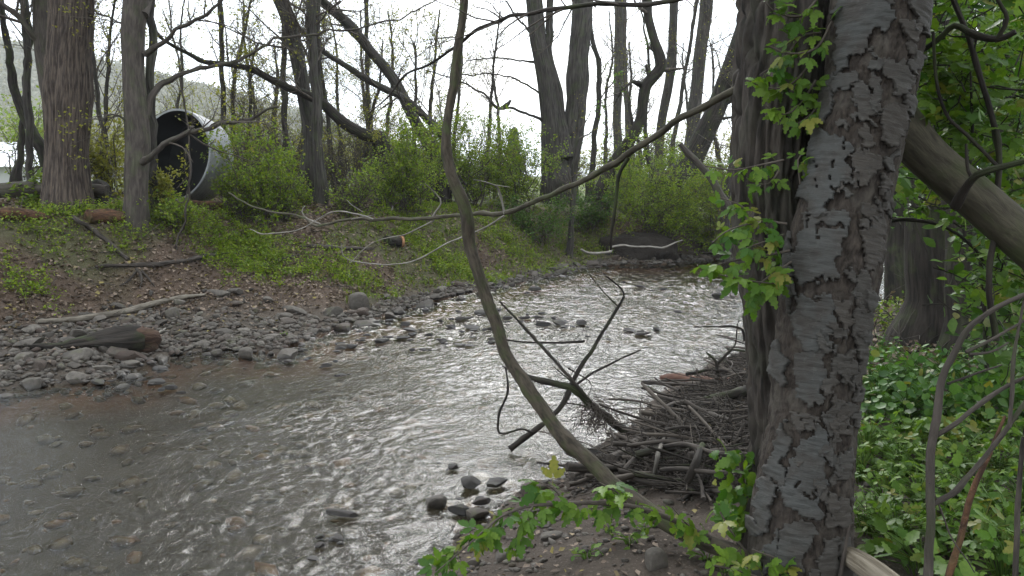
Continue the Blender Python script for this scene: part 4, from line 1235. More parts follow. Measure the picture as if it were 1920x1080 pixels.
tree('thin_back_tree', 'very thin slanting stem between the two grey back trunks', [(1258, 330, 10), (1261, 278, 9), (1275, 194, 8), (1284, 139, 7), (1307, 0, 6)], M_BARK_FAR, d=26, sides=8, gens=TW2, leaves=60)
tree('leaning_trunk_tree', 'thick dark leaning trunk beside the furrowed near tree, foot in bushes', [(1262, 352, 44), (1293, 296, 42), (1330, 218, 38), (1367, 125, 36), (1400, 28, 36), (1425, -50, 34)], M_BARK_DARK, d=20.5, sides=18,
     branches=[[(1345, 205, 12), (1375, 188, 8, -.2), (1400, 172, 7, -.3)], [(1340, 225, 8), (1380, 222, 5, -.2), (1420, 224, 4, -.3)]], gens=TW2, leaves=200)
tree('broken_snag', 'dead broken stick leaning against the thick leaning trunk', [(1385, 410, 18), (1372, 393, 17), (1330, 330, 14), (1300, 295, 13), (1277, 270, 9)], M_BARK_GREYBROWN, d=15.5, sides=10, ext=0, cat='dead branch', flare=1.0)
tree('small_straight_sapling', 'thin upright stem at the water edge below the central clump', [(1066, 480, 12), (1070, 440, 11), (1073, 394, 10), (1080, 287, 8), (1084, 200, 4)], M_BARK_FAR, sides=8, ext=0, cat='sapling', gens=[G(10, .3, 1, .2, .6, .5, 1.1), G(3, .2, 1, .1, .3)], leaves=60)
tree('dead_sapling', 'pale dead sapling standing in front of the steel pipe opening', [(329, 467, 4.5), (347, 400, 4), (356, 347, 4), (356, 289, 4), (347, 213, 3), (336, 147, 2)], M_DRIFT, sides=7, ext=0, cat='sapling', flare=1.0, branches=[[(355, 330, 4), (340, 345, 3), (330, 350, 2)], [(352, 350, 4), (345, 380, 3), (325, 372, 2)]])
# thinner stems filling the woods behind
random.seed(21)
xs = [452, 486, 520, 548, 640, 668, 690, 730, 770, 905, 940, 1135, 1195, 1222, 1282, 1345, 1372, 192, 210, 425, 370, 320, 505, 575, 625, 700, 800, 850]
pos_words = ['right of the pipe', 'beside the pipe bush', 'left of the slim grey tree', 'touching the slim grey tree', 'right of the slim grey tree', 'before the bright meadow', 'in the meadow gap', 'left of the green thicket', 'behind the green thicket', 'right of the leaning sapling',
             'left of the small spruce', 'between clump and pale trunks', 'behind the contorted tree', 'right of the contorted tree', 'left of the thick leaning trunk', 'right of the thick leaning trunk', 'against the furrowed trunk', 'right of the broad brown trunk', 'left of the grey trunk', 'above the pipe', 'rising over the pipe top', 'behind the pipe opening', 'second left of the slim grey tree', 'behind the slim grey tree', 'close behind the slim grey tree', 'left edge of the green thicket', 'right edge of the green thicket', 'just behind the leaning sapling']
for x, w in zip(xs, pos_words):
    d = random.uniform(18, 27) if x > 300 else random.uniform(14, 18)
    y0 = 330 + 25 * (1 - (d - 14) / 14)
    dx = random.uniform(-60, 60)
    hgt = random.choice((0, 60, 120))
    pts = [(x + dx * q + random.uniform(-8, 8), y0 - (y0 - hgt + 40) * q, 10 * (1 - .7 * q) * 20 / d) for q in (0, .25, .5, .75, 1)]
    tree('thin_bare_tree', 'thin bare budding tree ' + w, pts, M_BARK_FAR, d=d, sides=6, ext=0, cat='tree', group='thin bare trees of the far bank',
         gens=[G(22, .12, 1, .5, 1.7, .4, 1.0, .12, .2, 6, .5, .25, .012), G(6, .2, 1, .25, .8, .4, 1.0, .08, .22, 5, .65, .4), G(4, .2, 1, .12, .35, .4, 1.0, .05, .25, 4, .85, .7)], leaves=1300 if x < 870 else 260, lsize=.055)

# ------------------------------------------------------------------ bushes
def bush(label, px, py, wpx, ytop, n=10, leaves=3600, lsize=.05, mat=None, name='leafy_bush', d=None, lt=LEAF2, cat='bush', group=None, deep=1.0, tmat=None, dens=6):
    if d is None:
        b, d = gp(px, py)
    else:
        b = at(px, py, d); b[2] = gz(b[0], b[1])
    w = wpx * d / FPX * .5
    h = (py - ytop) * d / FPX
    root = thing(name, b, label, cat, group)
    P = np.zeros((n, 6, 3))
    a = rng.uniform(0, 2 * math.pi, n)
    rad = np.sqrt(rng.random(n))
    tip = np.stack([np.cos(a) * rad * w * .85, np.sin(a) * rad * w * .85 * deep, h * rng.uniform(.3, 1.0, n)], 1)
    root0 = np.stack([np.cos(a) * rad * w * .2, np.sin(a) * rad * w * .2, np.full(n, -.15)], 1)
    for i, q in enumerate(np.linspace(0, 1, 6)):
        bend = np.stack([tip[:, 0], tip[:, 1], 0 * a], 1) * (q ** 1.6) + np.stack([0 * a, 0 * a, tip[:, 2]], 1) * q
        P[:, i] = b + root0 * (1 - q) + bend + .05 * h * rng.normal(size=(n, 3)) * (q > 0)
    R = np.linspace(1, .3, 6)[None] * rng.uniform(.010, .020, n)[:, None]
    mb = MB()
    tubes(mb, P, R, 5)
    mb.build('stems', tmat or M_TWIG, root)
    s = max(w, h * .5)
    crown(root, P, R, [G(9, .2, 1, .25 * s, .75 * s, .3, 1.1, .18, .2, 5, .6, .5), G(dens, .15, 1, .1 * s, .4 * s, .4, 1.2, .1, .25, 4, .8, .6)], True, int(leaves * 1.35), lsize * 1.12, tmat or M_TWIG, mat or M_LEAF_BUSH, lt, .5)
    return root
bush('green bush leaning over the right end of the steel pipe', 495, 385, 190, 215, 14, 5200, .05, d=13.6)
bush('small yellow-green bush at the foot of the grey trunk, before the pipe', 300, 398, 60, 300, 6, 900, .06, M_LEAF_YELLOW)
bush('low bright bush below the steel pipe', 330, 425, 130, 375, 8, 1500, .045)
bush('dense green bush in the middle distance left of the leaning sapling', 755, 408, 200, 250, 16, 7000, .05, d=15.5)
bush('tall green bush directly behind the leaning sapling', 880, 400, 200, 235, 16, 6400, .05, d=18)
bush('wide dark-green bush left of the central clump', 985, 400, 190, 268, 14, 6000, .05, d=18.5)
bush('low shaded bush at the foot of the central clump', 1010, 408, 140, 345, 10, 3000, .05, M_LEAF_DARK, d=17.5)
bush('big green bush overhanging the undercut bank', 1225, 455, 260, 300, 20, 12000, .05)
bush('fresh green bush above the stream bend at right', 1330, 475, 150, 335, 14, 5600, .05)
bush('yellow-green bush behind the stream bend', 1350, 400, 130, 295, 10, 3400, .06, M_LEAF_BUSH, d=21)
bush('green bush around the foot of the thick leaning trunk', 1195, 372, 170, 285, 12, 3800, .055, d=21.5)
bush('small green bush between the slim grey tree and the pipe bush', 560, 392, 120, 330, 8, 1900, .05, d=15)
bush('young maple sprouts right of the broad brown trunk', 205, 385, 90, 215, 7, 1100, .07, M_LEAF_YELLOW, d=13.5, dens=4)
bush('sparse green sprouts left of the broad brown trunk', 42, 372, 120, 165, 8, 500, .065, M_LEAF_BUSH, d=16.5, dens=4)
bush('low leafy sprout in front of the fallen grey log at left', 62, 395, 80, 345, 6, 420, .08, M_LEAF_HERB, name='leafy_sprout', cat='plant', dens=3)
bush('grey-brown bare thicket right of the slim grey tree', 655, 392, 130, 250, 14, 700, .035, M_LEAF_YELLOW, name='bare_thicket', d=18.5, dens=9)
bush('grey-brown bare thicket between pipe bush and slim tree', 545, 392, 150, 215, 14, 900, .035, M_LEAF_YELLOW, name='bare_thicket', d=17.5, dens=9)
bush('tangled bare thicket behind the green thicket', 790, 380, 160, 235, 14, 900, .035, M_LEAF_YELLOW, name='bare_thicket', d=22, dens=9)
bush('pale twiggy thicket behind the pipe', 400, 340, 200, 175, 14, 1500, .05, M_LEAF_YELLOW, name='bare_thicket', d=22, dens=9)
bush('twiggy thicket right of the central clump', 1140, 345, 120, 240, 12, 700, .045, M_LEAF_YELLOW, name='bare_thicket', d=26, dens=8)
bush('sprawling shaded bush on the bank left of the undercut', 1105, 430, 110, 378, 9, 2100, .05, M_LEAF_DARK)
for i, (x, w, yt, d) in enumerate([(60, 260, 240, 42), (240, 260, 250, 46), (420, 240, 260, 50), (600, 220, 285, 52), (760, 200, 290, 55), (1090, 200, 290, 55), (1260, 220, 285, 50), (1440, 260, 250, 46), (900, 160, 300, 60)]):
    bush('far hedgerow thicket of pale new leaves, %s from the left' % ['first', 'second', 'third', 'fourth', 'fifth', 'seventh', 'eighth', 'last', 'sixth'][i], x, 336, w, yt, 16, 2600, .16, M_LEAF_YELLOW if i % 2 else M_LEAF_BUSH, name='far_thicket', d=d, group='far hedgerow', dens=5)
for x, y, w, yt, d, lab in [(470, 388, 150, 205, 19, 'behind the pipe bush'), (600, 388, 160, 230, 20, 'round the slim grey tree'), (700, 392, 150, 240, 20.5, 'left of the dense green bush'), (830, 388, 150, 225, 21, 'behind the leaning sapling'), (930, 385, 150, 235, 22, 'under the small spruce'),
                            (1060, 380, 130, 250, 24, 'round the central clump'), (1180, 380, 160, 240, 23, 'behind the contorted tree'), (1290, 390, 160, 230, 23, 'behind the thick leaning trunk'), (1390, 400, 140, 220, 19, 'behind the furrowed trunk'), (520, 420, 110, 345, 14, 'in front of the pipe bush'), (440, 400, 80, 300, 13.2, 'at the right foot of the steel pipe'), (660, 415, 120, 335, 14.5, 'before the meadow gap')]:
    bush('ragged half-bare brush ' + lab, x, y, w, yt, 16, 1300, .045, M_LEAF_YELLOW if d > 18 and x % 20 else M_LEAF_BUSH, name='ragged_brush', d=d, dens=9)
# wood carried on unseen to the left, added to darken the water's reflection
for i, (x, d) in enumerate([(-160, 12.5), (-330, 15), (-520, 12), (-700, 17), (-420, 20)]):
    tree('left_wood_tree', 'leafing tree of the wood beyond the left edge, %s' % ['nearest', 'second', 'third', 'fourth', 'deepest'][i], [(x, 400, 60), (x + 5, 200, 50), (x - 5, 0, 45), (x + 8, -250, 36), (x, -500, 20)], M_BARK_GREYBROWN, d=d, sides=14, group='trees beyond the left edge',
         gens=[G(18, .25, 1, 1.2, 3.0, .6, 1.2, .12), G(6, .2, 1, .5, 1.2), G(4, .2, 1, .2, .6)], leaves=4200, lsize=.16, lmat=M_LEAF_BUSH)
# spruce
def spruce(px, ytop, d, label, wpx=46):
    b = at(px, 336, d); b[2] = gz(b[0], b[1])
    h = at(px, ytop, d)[2] - b[2]
    root = thing('spruce_tree', b, label, 'conifer')
    mb = MB()
    tube(mb, np.array([b + np.array([0, 0, z]) for z in np.linspace(-.2, h, 8)]), np.linspace(.14, .02, 8), 8)
    mb.build('trunk', M_BARK_DARK, root)
    n = 240
    z = rng.random(n) ** .8
    r = (1 - z) * wpx * d / FPX * .5 * rng.uniform(.7, 1.1, n) + .1
    a = rng.uniform(0, 6.28, n)
    tips = np.stack([np.cos(a) * r, np.sin(a) * r, h * z * .95 + .3 - .15 * r], 1)
    base = np.stack([0 * a, 0 * a, h * z * .95 + .35], 1)
    P = b + base[:, None] * (1 - np.linspace(0, 1, 5))[None, :, None] + tips[:, None] * np.linspace(0, 1, 5)[None, :, None]
    mb = MB(); tubes(mb, P, np.full((n, 5), .012), 3)
    mb.build('boughs', M_BARK_DARK, root)
    k = rng.integers(0, n, 9000)
    f = rng.uniform(.15, 1, 9000)[:, None]
    pos = b + base[k] * (1 - f) + tips[k] * f + rng.normal(size=(9000, 3)) * .05
    X, Y, Z = rand_frames(9000, .4)
    mb = MB(); scatter(mb, LEAF2[0] * np.array([1, .7, 1]), LEAF2[1], pos, X, Y, Z, rng.uniform(.1, .22, 9000), rng.random(9000))
    mb.build('needles', M_CONIFER, root, kind='stuff')
spruce(964, 248, 52, 'small dark spruce in the distance left of the central clump', 56)

# ------------------------------------------------------------------ steel pipe section on the far bank
PD = 13.8
pc = at(326, 291, PD)
pr = 87 * PD / FPX
ax = unit(np.array([math.sin(math.radians(22)), math.cos(math.radians(22)), -.16]))
pipe = thing('steel_pipe', (pc[0], pc[1], gz(pc[0], pc[1])), 'huge open galvanised steel pipe section lying on the far bank, black inside', 'pipe')
su = unit(np.cross(ax, np.array([0, 0, 1.0])))
sv = np.cross(su, ax)
ang = np.linspace(0, 2 * math.pi, 72, endpoint=False)
PLn = .62
def ringv(s, r):
    return pc + ax * s + r * (np.cos(ang)[:, None] * su + np.sin(ang)[:, None] * sv)
def loft(mb, rings):
    n = len(ang)
    V = np.concatenate(rings)
    f = []
    for i in range(len(rings) - 1):
        j = np.arange(n); k = (j + 1) % n
        f.append(np.stack([i * n + j, i * n + k, (i + 1) * n + k, (i + 1) * n + j], 1))
    mb.add(V, np.concatenate(f))
m, t, out = material('galvanised_steel')
g = nn(t, 'ShaderNodeNewGeometry').outputs['Position']
a = noise(t, g, 7, 5); b_ = noise(t, g, 40, 4, .7)
c = mixc(t, mapr(t, a, .3, .7), (.24, .245, .25), (.36, .365, .37))
c = mixc(t, mapr(t, b_, .5, .68, 0, .5), c, (.13, .12, .11))
pb = principled(t, out, c, .5, bump(t, a, .2, .02), .5)
pb.inputs['Metallic'].default_value = .45
mb = MB()
ss = np.linspace(0, PLn, 60)
loft(mb, [ringv(s, pr * (1 - .07 * (s / PLn) ** 2) + .002 * math.sin(s / PLn * 2 * math.pi * 9)) for s in ss])
shell = mb.build('shell', m, pipe)
m2, t, out = material('pipe_lining')  # near-black colour stands in for the shade deep inside the pipe
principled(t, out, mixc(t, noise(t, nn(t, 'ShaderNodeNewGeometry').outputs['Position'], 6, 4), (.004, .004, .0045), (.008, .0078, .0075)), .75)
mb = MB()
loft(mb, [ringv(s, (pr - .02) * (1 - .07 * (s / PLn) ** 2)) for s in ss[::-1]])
# far end closed by a disc in the same painted shade
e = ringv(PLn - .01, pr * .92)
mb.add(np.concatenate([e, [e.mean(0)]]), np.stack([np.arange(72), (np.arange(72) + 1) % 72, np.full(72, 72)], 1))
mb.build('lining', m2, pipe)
mb = MB()
loft(mb, [ringv(-.012, pr - .03), ringv(-.014, pr + .004), ringv(.02, pr + .006), ringv(.024, pr + .001)])
mb.build('rim', m, shell)

# ------------------------------------------------------------------ white roofed shed beyond the trees at the far left
sh = at(20, 335, 34)
shed = thing('shed', (sh[0], sh[1], gz(sh[0], sh[1])), 'low shed with a bright white metal roof beyond the trees at the far left', 'shed')
m, t, out = material('white_sheet_metal')
principled(t, out, mixc(t, noise(t, nn(t, 'ShaderNodeNewGeometry').outputs['Position'], 3, 3), (.78, .79, .80), (.84, .84, .84)), .35, None, .5)
def box(mb, x0, x1, y0, y1, z0, z1):
    v = np.array([(x, y, z) for z in (z0, z1) for y in (y0, y1) for x in (x0, x1)], float)
    mb.add(v, np.array([[0, 2, 3, 1], [4, 5, 7, 6], [0, 1, 5, 4], [2, 6, 7, 3], [0, 4, 6, 2], [1, 3, 7, 5]]))
zt = at(20, 268, 36)[2]; ze = at(20, 312, 33.5)[2]
x0, x1 = at(-420, 300, 34)[0], at(104, 300, 34)[0]
mb = MB(); box(mb, x0 + .2, x1 - .2, 33.7, 37.6, 1.0, ze - .02)
mw_, t, out = material('shed_boards')
principled(t, out, (.42, .42, .41), .8)
mb.build('wall', mw_, shed, False)
npan = 16
for i in range(npan):
    a0 = x0 + (x1 - x0) * i / npan; a1 = x0 + (x1 - x0) * (i + 1) / npan - .015
    for yA, yB, zA, zB in ((33.3, 35.65, ze, zt), (35.65, 38.0, zt, ze)):
        mb = MB()
        v = []
        for (yy, zz) in ((yA, zA), (yB, zB)):
            for xx, dz in ((a0, .0), (a0 + .03, .035), (a0 + .06, .0), (a1, .0)):
                v.append((xx, yy, zz + dz))
        v = np.array(v)
        mb.add(np.concatenate([v, v - np.array([0, 0, .03])]), np.array([[0, 1, 5, 4], [1, 2, 6, 5], [2, 3, 7, 6], [8, 12, 13, 9], [9, 13, 14, 10], [10, 14, 15, 11], [0, 8, 9, 1], [1, 9, 10, 2], [2, 10, 11, 3]]))
        mb.build('roof_panel', m, shed, False)
# the far bank goes on behind the near trunks
for x, y, w, yt, d, lab in [(1470, 400, 200, 300, 25, 'left part of the bank behind the near trunks'), (1580, 390, 220, 290, 28, 'middle of the bank behind the near trunks'), (1700, 385, 240, 280, 31, 'right part of the bank behind the near trunks'), (1840, 380, 260, 270, 34, 'bank behind the smooth limb')]:
    bush('green bush hidden on the far ' + lab, x, y, w, yt, 14, 4200, .075, M_LEAF_BUSH, d=d, dens=6)
for i, (x, d, w) in enumerate([(1440, 26, 22), (1510, 30, 18), (1560, 27, 26), (1640, 33, 20), (1700, 30, 26), (1790, 36, 22), (1880, 34, 26)]):
    tree('bend_tree', 'grey tree on the far bank behind the near trunks, %s from the left' % ['first', 'second', 'third', 'fourth', 'fifth', 'sixth', 'seventh'][i], [(x, 385, w), (x + random.uniform(-15, 15), 200, w * .8), (x + random.uniform(-30, 30), 0, w * .65), (x + random.uniform(-40, 40), -120, w * .5)], M_BARK_FAR, d=d, sides=10, group='trees of the bend behind the near trunks',
         gens=[G(16, .2, 1, .8, 2.4, .5, 1.1, .12), G(6, .2, 1, .3, 1.0), G(4, .2, 1, .15, .45)], leaves=1200, lsize=.09, lmat=M_LEAF_YELLOW)
# ------------------------------------------------------------------ fallen wood on the far bank
def log(name, label, pts, mat, cat='log', d=None, sides=12, lump=.15, on_ground=True, sink=.3, wob=.015, **props):
    """a stick or log lying where the photograph shows it; each row follows the ground under its pixel"""
    rows = []
    for i, p in enumerate(pts):
        if d is None:
            q, dd = gp(p[0], p[1] + p[2] * .5)
            r = p[2] * .5 * dd / FPX
            rows.append([q[0], q[1], max(q[2], -.01) + r * (1 - sink) + (p[3] if len(p) > 3 else 0), r])
        else:
            dd = d if np.isscalar(d) else d[0] + (d[1] - d[0]) * i / (len(pts) - 1)
            rows.append([*at(p[0], p[1], dd), p[2] * .5 * dd / FPX])
    rows = np.array(rows)
    mb = MB()
    limb_mesh(mb, rows, sides, .05, lump, random.randrange(99), 0, wob)
    o = mb.build(name, mat, None, True, label=label, category=cat, **props)
    return o
log('fallen_log', 'long grey fallen log lying level behind the broad brown trunk', [(-40, 360, 28), (30, 358, 27), (100, 357, 26), (170, 358, 25), (200, 360, 22)], M_BARK_GREYBROWN, d=11.9)
log('rotten_log', 'reddish rotten log at the left edge below the grey log', [(-40, 400, 24), (20, 400, 24), (65, 402, 20), (90, 406, 14)], M_ROT, lump=.4)
log('rotten_log', 'orange crumbling log between the brown and grey trunks', [(165, 404, 30), (195, 405, 24), (222, 406, 20), (241, 409, 14)], M_ROT, lump=.5)
log('rotten_stump', 'dark hollow rotten stump right behind the broad brown trunk', [(186, 400, 56), (184, 375, 46), (188, 352, 40), (196, 340, 22)], M_BARK_DARK, 'stump', d=12.2, lump=.5)
log('brush_log', 'brown mossy log lying below the steel pipe', [(300, 378, 10), (370, 382, 15), (430, 386, 16), (500, 384, 12)], M_ROT, lump=.4)
log('fallen_branch', 'thin grey branch lying on the leaf slope above the stones', [(180, 502, 6), (250, 500, 7), (310, 497, 8), (355, 490, 9), (390, 482, 9), (415, 480, 5)], M_DRIFT, cat='branch', sides=8, sink=-.6)
log('fallen_branch', 'long pale branch lying along the top of the gravel bar', [(68, 606, 8), (130, 601, 12), (190, 594, 13), (250, 582, 13), (300, 568, 11), (345, 558, 8), (385, 553, 5)], bark_mat('tan_stick', (.07, .058, .045), (.20, .175, .14), 34, .2, 0, .006), cat='branch', sides=10, sink=-.6)
sl = log('stump_log', 'dark mossy rotten log with a broken reddish end lying on the gravel', [(40, 652, 12), (110, 648, 18), (165, 642, 26), (200, 636, 40), (235, 632, 54), (262, 632, 50)], M_BARK_DARK, lump=.5, sink=.15, wob=.05, sides=20)
se = log('broken_end', 'splintered red-brown broken end', [(240, 632, 50), (256, 630, 58), (270, 632, 50), (278, 634, 34)], bark_mat('red_rot', (.022, .014, .011), (.10, .060, .042), 30, .6, .3, .03), 'x', lump=.7, sink=.15, wob=.04, sides=20)
del se['category']; se.parent = sl
log('pale_stick', 'short pale stick leaning from the broken log end', [(272, 648, 4), (292, 632, 4), (312, 614, 3)], M_TWIG_PALE, cat='stick', sides=6, sink=-1)
log('slanting_pole', 'thin grey pole slanting down the bank from the broad brown trunk', [(92, 383, 7), (140, 412, 8), (170, 430, 8), (205, 458, 8), (240, 490, 6)], M_DRIFT, cat='stick', sides=8, sink=-.8)
log('fallen_branch', 'short dark branch beside the bright green patch', [(478, 502, 8), (515, 492, 9), (540, 484, 8), (560, 478, 5)], M_BARK_GREYBROWN, cat='branch', sides=8, sink=-.3)
log('fallen_branch', 'level dead branch on the grassy bank left of the sapling', [(562, 464, 6), (600, 464, 8), (650, 467, 7), (700, 466, 5)], M_BARK_GREYBROWN, cat='branch', sides=8, sink=-.3)
cl = log('cut_log', 'short dark log on the grassy bank with a fresh cut end', [(722, 450, 18), (740, 452, 19), (752, 454, 20)], M_BARK_DARK, sides=14, lump=.08, sink=.2)
cf = log('sawn_face', 'fresh orange sawn face', [(750, 454, 21), (754, 454.3, 21)], bark_mat('sawn_wood', (.26, .12, .06), (.36, .20, .11), 30, 1, 0, .001), 'x', sides=14, lump=.06, sink=.2)
del cf['category']; cf.parent = cl
log('drift_branch', 'white forked drift branch lying before the undercut bank', [(1090, 468, 4), (1105, 474, 5), (1145, 472, 4), (1145, 464, 4), (1175, 460, 4), (1212, 463, 3.5), (1245, 463, 3.5), (1280, 450, 2)], M_TWIG_PALE, cat='branch', d=(15.2, 16.2), sides=7)
# roots hanging on the slope
for i, pts in enumerate([[(255, 510, 6), (265, 525, 5), (262, 545, 3)], [(268, 512, 5), (282, 530, 4), (290, 540, 2)], [(255, 515, 5), (240, 530, 4), (225, 538, 2)]]):
    log('root_stub', ['pale root stub under the thin fallen branch, middle of three', 'pale root stub under the thin fallen branch, right of three', 'pale root stub under the thin fallen branch, left of three'][i], pts, M_DRIFT, 'root', sides=6, sink=-2, group='root stubs on the slope')
# undercut clod at the bend
uc, ud = gp(1200, 478)
v, f = ico(4)
v = v * np.array([.95, .5, .42])
v = v * (1 + .28 * fbm(v * 4, 4, 51))[:, None] + np.array([uc[0], uc[1] + .25, .24])
m, t, out = material('wet_bank_soil')
a = noise(t, nn(t, 'ShaderNodeNewGeometry').outputs['Position'], 14, 6, .7)
principled(t, out, mixc(t, a, (.010, .008, .006), (.035, .026, .019)), .8, bump(t, a, 1, .05))
MB().add(v, f).build('bank_clod', m, None, True, label='dark overhanging clod of wet soil and roots at the stream bend', category='earth bank')

# ------------------------------------------------------------------ dead snag standing in the water
snag = thing('dead_snag', on_z(960, 838), 'dark dead branchy snag caught in the stream in front of the leaning sapling', 'dead branch')
for pts in [[(955, 842, 15, 5.7), (1000, 808, 14, 5.75), (1050, 765, 12, 5.8), (1080, 700, 11, 5.9), (1120, 640, 9, 6.0), (1160, 572, 7, 6.1), (1166, 545, 4, 6.1), (1125, 510, 2, 6.1)],
            [(1200, 832, 22, 5.9), (1160, 805, 20, 5.88), (1120, 772, 18, 5.86), (1080, 736, 17, 5.85), (1040, 718, 16, 5.85), (1000, 710, 14, 5.85), (950, 690, 6, 5.85), (940, 686, 3, 5.85)],
            [(1110, 755, 7, 5.8), (1060, 700, 7, 5.85), (1000, 632, 7, 5.95), (935, 565, 4, 6.0)], [(1096, 640, 6, 6.0), (1040, 642, 5, 6.0), (985, 642, 4, 6.0), (942, 636, 3, 6.0)],
            [(1060, 738, 7, 5.85), (1095, 710, 6, 5.9), (1140, 685, 5, 5.95), (1200, 656, 3, 6.0)], [(1125, 775, 5, 5.85), (1090, 760, 4, 5.85), (1050, 755, 3, 5.85)],
            [(948, 688, 5, 5.85), (951, 735, 5, 5.82), (936, 775, 6, 5.8), (938, 812, 6, 5.72), (975, 805, 5, 5.72), (1000, 812, 5, 5.72)], [(1100, 750, 4, 5.82), (1075, 720, 4, 5.85), (1035, 685, 2, 5.88)],
            [(1066, 690, 4, 5.9), (1105, 715, 3, 5.9), (1108, 730, 2, 5.9), (1098, 748, 2, 5.9)], [(1160, 575, 4, 6.1), (1130, 545, 3, 6.1), (1105, 515, 2, 6.1)]]:
    mb = MB()
    limb_mesh(mb, limb([(p[0], p[1], p[2] * .8, p[3]) for p in pts], 5.8), 8, .03, .25, random.randrange(99), 0, .006)
    mb.build('branch', M_BARK_DARK, snag)
mb = MB()
c0 = at(1122, 772, 5.8)
n = 260
D = unit(rng.normal(size=(n, 3)) + np.array([0, 0, -.9]))
P = c0 + rng.normal(size=(n, 1, 3)) * np.array([.07, .05, .05]) + D[:, None] * np.linspace(0, 1, 4)[None, :, None] * rng.uniform(.03, .14, n)[:, None, None]
tubes(mb, P, np.full((n, 4), .0022), 3, rng.random(n))
mb.build('caught_debris', M_TWIG, snag, kind='stuff')

# ------------------------------------------------------------------ the driftwood jam
jam = thing('driftwood_jam', gp(1300, 850)[0], 'tangled heap of grey driftwood sticks on the near shore left of the big trunks', 'driftwood')
HEAP = np.array([(1065, 905), (1110, 880), (1180, 835), (1240, 770), (1300, 718), (1395, 660), (1445, 650), (1440, 760), (1440, 900), (1360, 935), (1220, 915)], float)
def in_poly(Q, poly):
    r = np.zeros(len(Q), bool)
    for a, b in zip(poly, np.roll(poly, -1, 0)):
        c = (a[1] > Q[:, 1]) != (b[1] > Q[:, 1])
        r ^= c & (Q[:, 0] < (b[0] - a[0]) * (Q[:, 1] - a[1]) / (b[1] - a[1] + 1e-9) + a[0])
    return r
def heap_points(n):
    Q = np.stack([rng.uniform(1080, 1445, n * 4), rng.uniform(645, 945, n * 4)], 1)
    Q = Q[in_poly(Q, HEAP)][:n]
    dist = polydist(Q, np.concatenate([HEAP, HEAP[:1]]))
    C = on_ground(Q)
    return C, .02 + .15 * sstep(0, 80, dist)
def on_ground(Q):
    r = FWD + RGT * ((Q[:, :1] - 960) / FPX) + UPV * ((540 - Q[:, 1:]) / FPX)
    z = np.full(len(Q), .2)
    for _ in range(4):
        q = CAM + r * ((z - CAM[2]) / r[:, 2])[:, None]
        z = np.maximum(terrain(q[:, :2]), 0)
    return np.concatenate([q[:, :2], z[:, None]], 1)
random.seed(5)
hx_ = np.linspace(1060, 1450, 60); hy_ = np.linspace(640, 955, 60)
A, B = np.meshgrid(hx_, hy_)
QQ = np.stack([A.ravel(), B.ravel()], 1)
dist = polydist(QQ, np.concatenate([HEAP, HEAP[:1]])) * np.where(in_poly(QQ, HEAP), 1, -1)
C = on_ground(QQ)
C[:, 2] += -.06 + .10 * sstep(-10, 90, dist) + .05 * n2(C[:, 0], C[:, 1], 9, 3, 33)
ii = np.arange(59 * 60).reshape(59, 60)[:, :-1].ravel()
MB().add(C, np.stack([ii, ii + 60, ii + 61, ii + 1], 1)[:, ::-1]).build('silt_mound', m, jam)
C, top = heap_points(285)
for c, tp in zip(C, top):
    c = c + np.array([0, 0, tp * random.uniform(.35, 1.0) + .01])
    ln = random.choice((.25, .4, .6, .9)) * random.uniform(.7, 1.2)
    yaw = random.gauss(.3, .9) if random.random() < .6 else random.uniform(0, 3.14)
    dirv = np.array([math.cos(yaw), math.sin(yaw), random.gauss(.0, .18)])
    side = unit(np.cross(dirv, [0, 0, 1]))
    r0 = random.choice((.004, .006, .008, .012, .019)) * random.uniform(.7, 1.25)
    bend = random.gauss(0, .08) * ln
    rows = np.array([[*(c + dirv * ln * (q - .5) + side * bend * (1 - (2 * q - 1) ** 2) + rng.normal(size=3) * .014 * ln), r0 * (1 - .55 * q)] for q in (0, .25, .5, .75, 1)])
    mb = MB()
    limb_mesh(mb, rows, 7, .09, .25, random.randrange(99), random.random())
    mb.build('stick', M_DRIFT if random.random() < .5 else (M_BARK_DARK if random.random() < .5 else M_TWIG), jam)
C, top = heap_points(5200)
C[:, 2] += top * rng.uniform(.3, 1, len(C))
D = unit(rng.normal(size=(len(C), 3)) * np.array([1, .7, .35]))
ln = rng.uniform(.05, .3, len(C))
P = C[:, None] + D[:, None] * (np.linspace(-.5, .5, 4)[None, :, None] * ln[:, None, None]) + rng.normal(size=(len(C), 4, 3)) * .008
mb = MB(); tubes(mb, P, np.linspace(1, .5, 4)[None] * rng.uniform(.0015, .0055, len(C))[:, None], 4, rng.random(len(C)))
mb.build('twig_litter', M_DRIFT, jam, kind='stuff')
C, top = heap_points(900)
C[:, 2] += top * rng.uniform(.3, .85, len(C))
X, Y, Z = rand_frames(len(C), .5)
mb = MB(); scatter(mb, LEAF2[0], LEAF2[1], C, X, Y, Z, rng.uniform(.015, .045, len(C)), rng.random(len(C)) * .5)
mb.build('leaf_debris', M_LITTER, jam, kind='stuff')
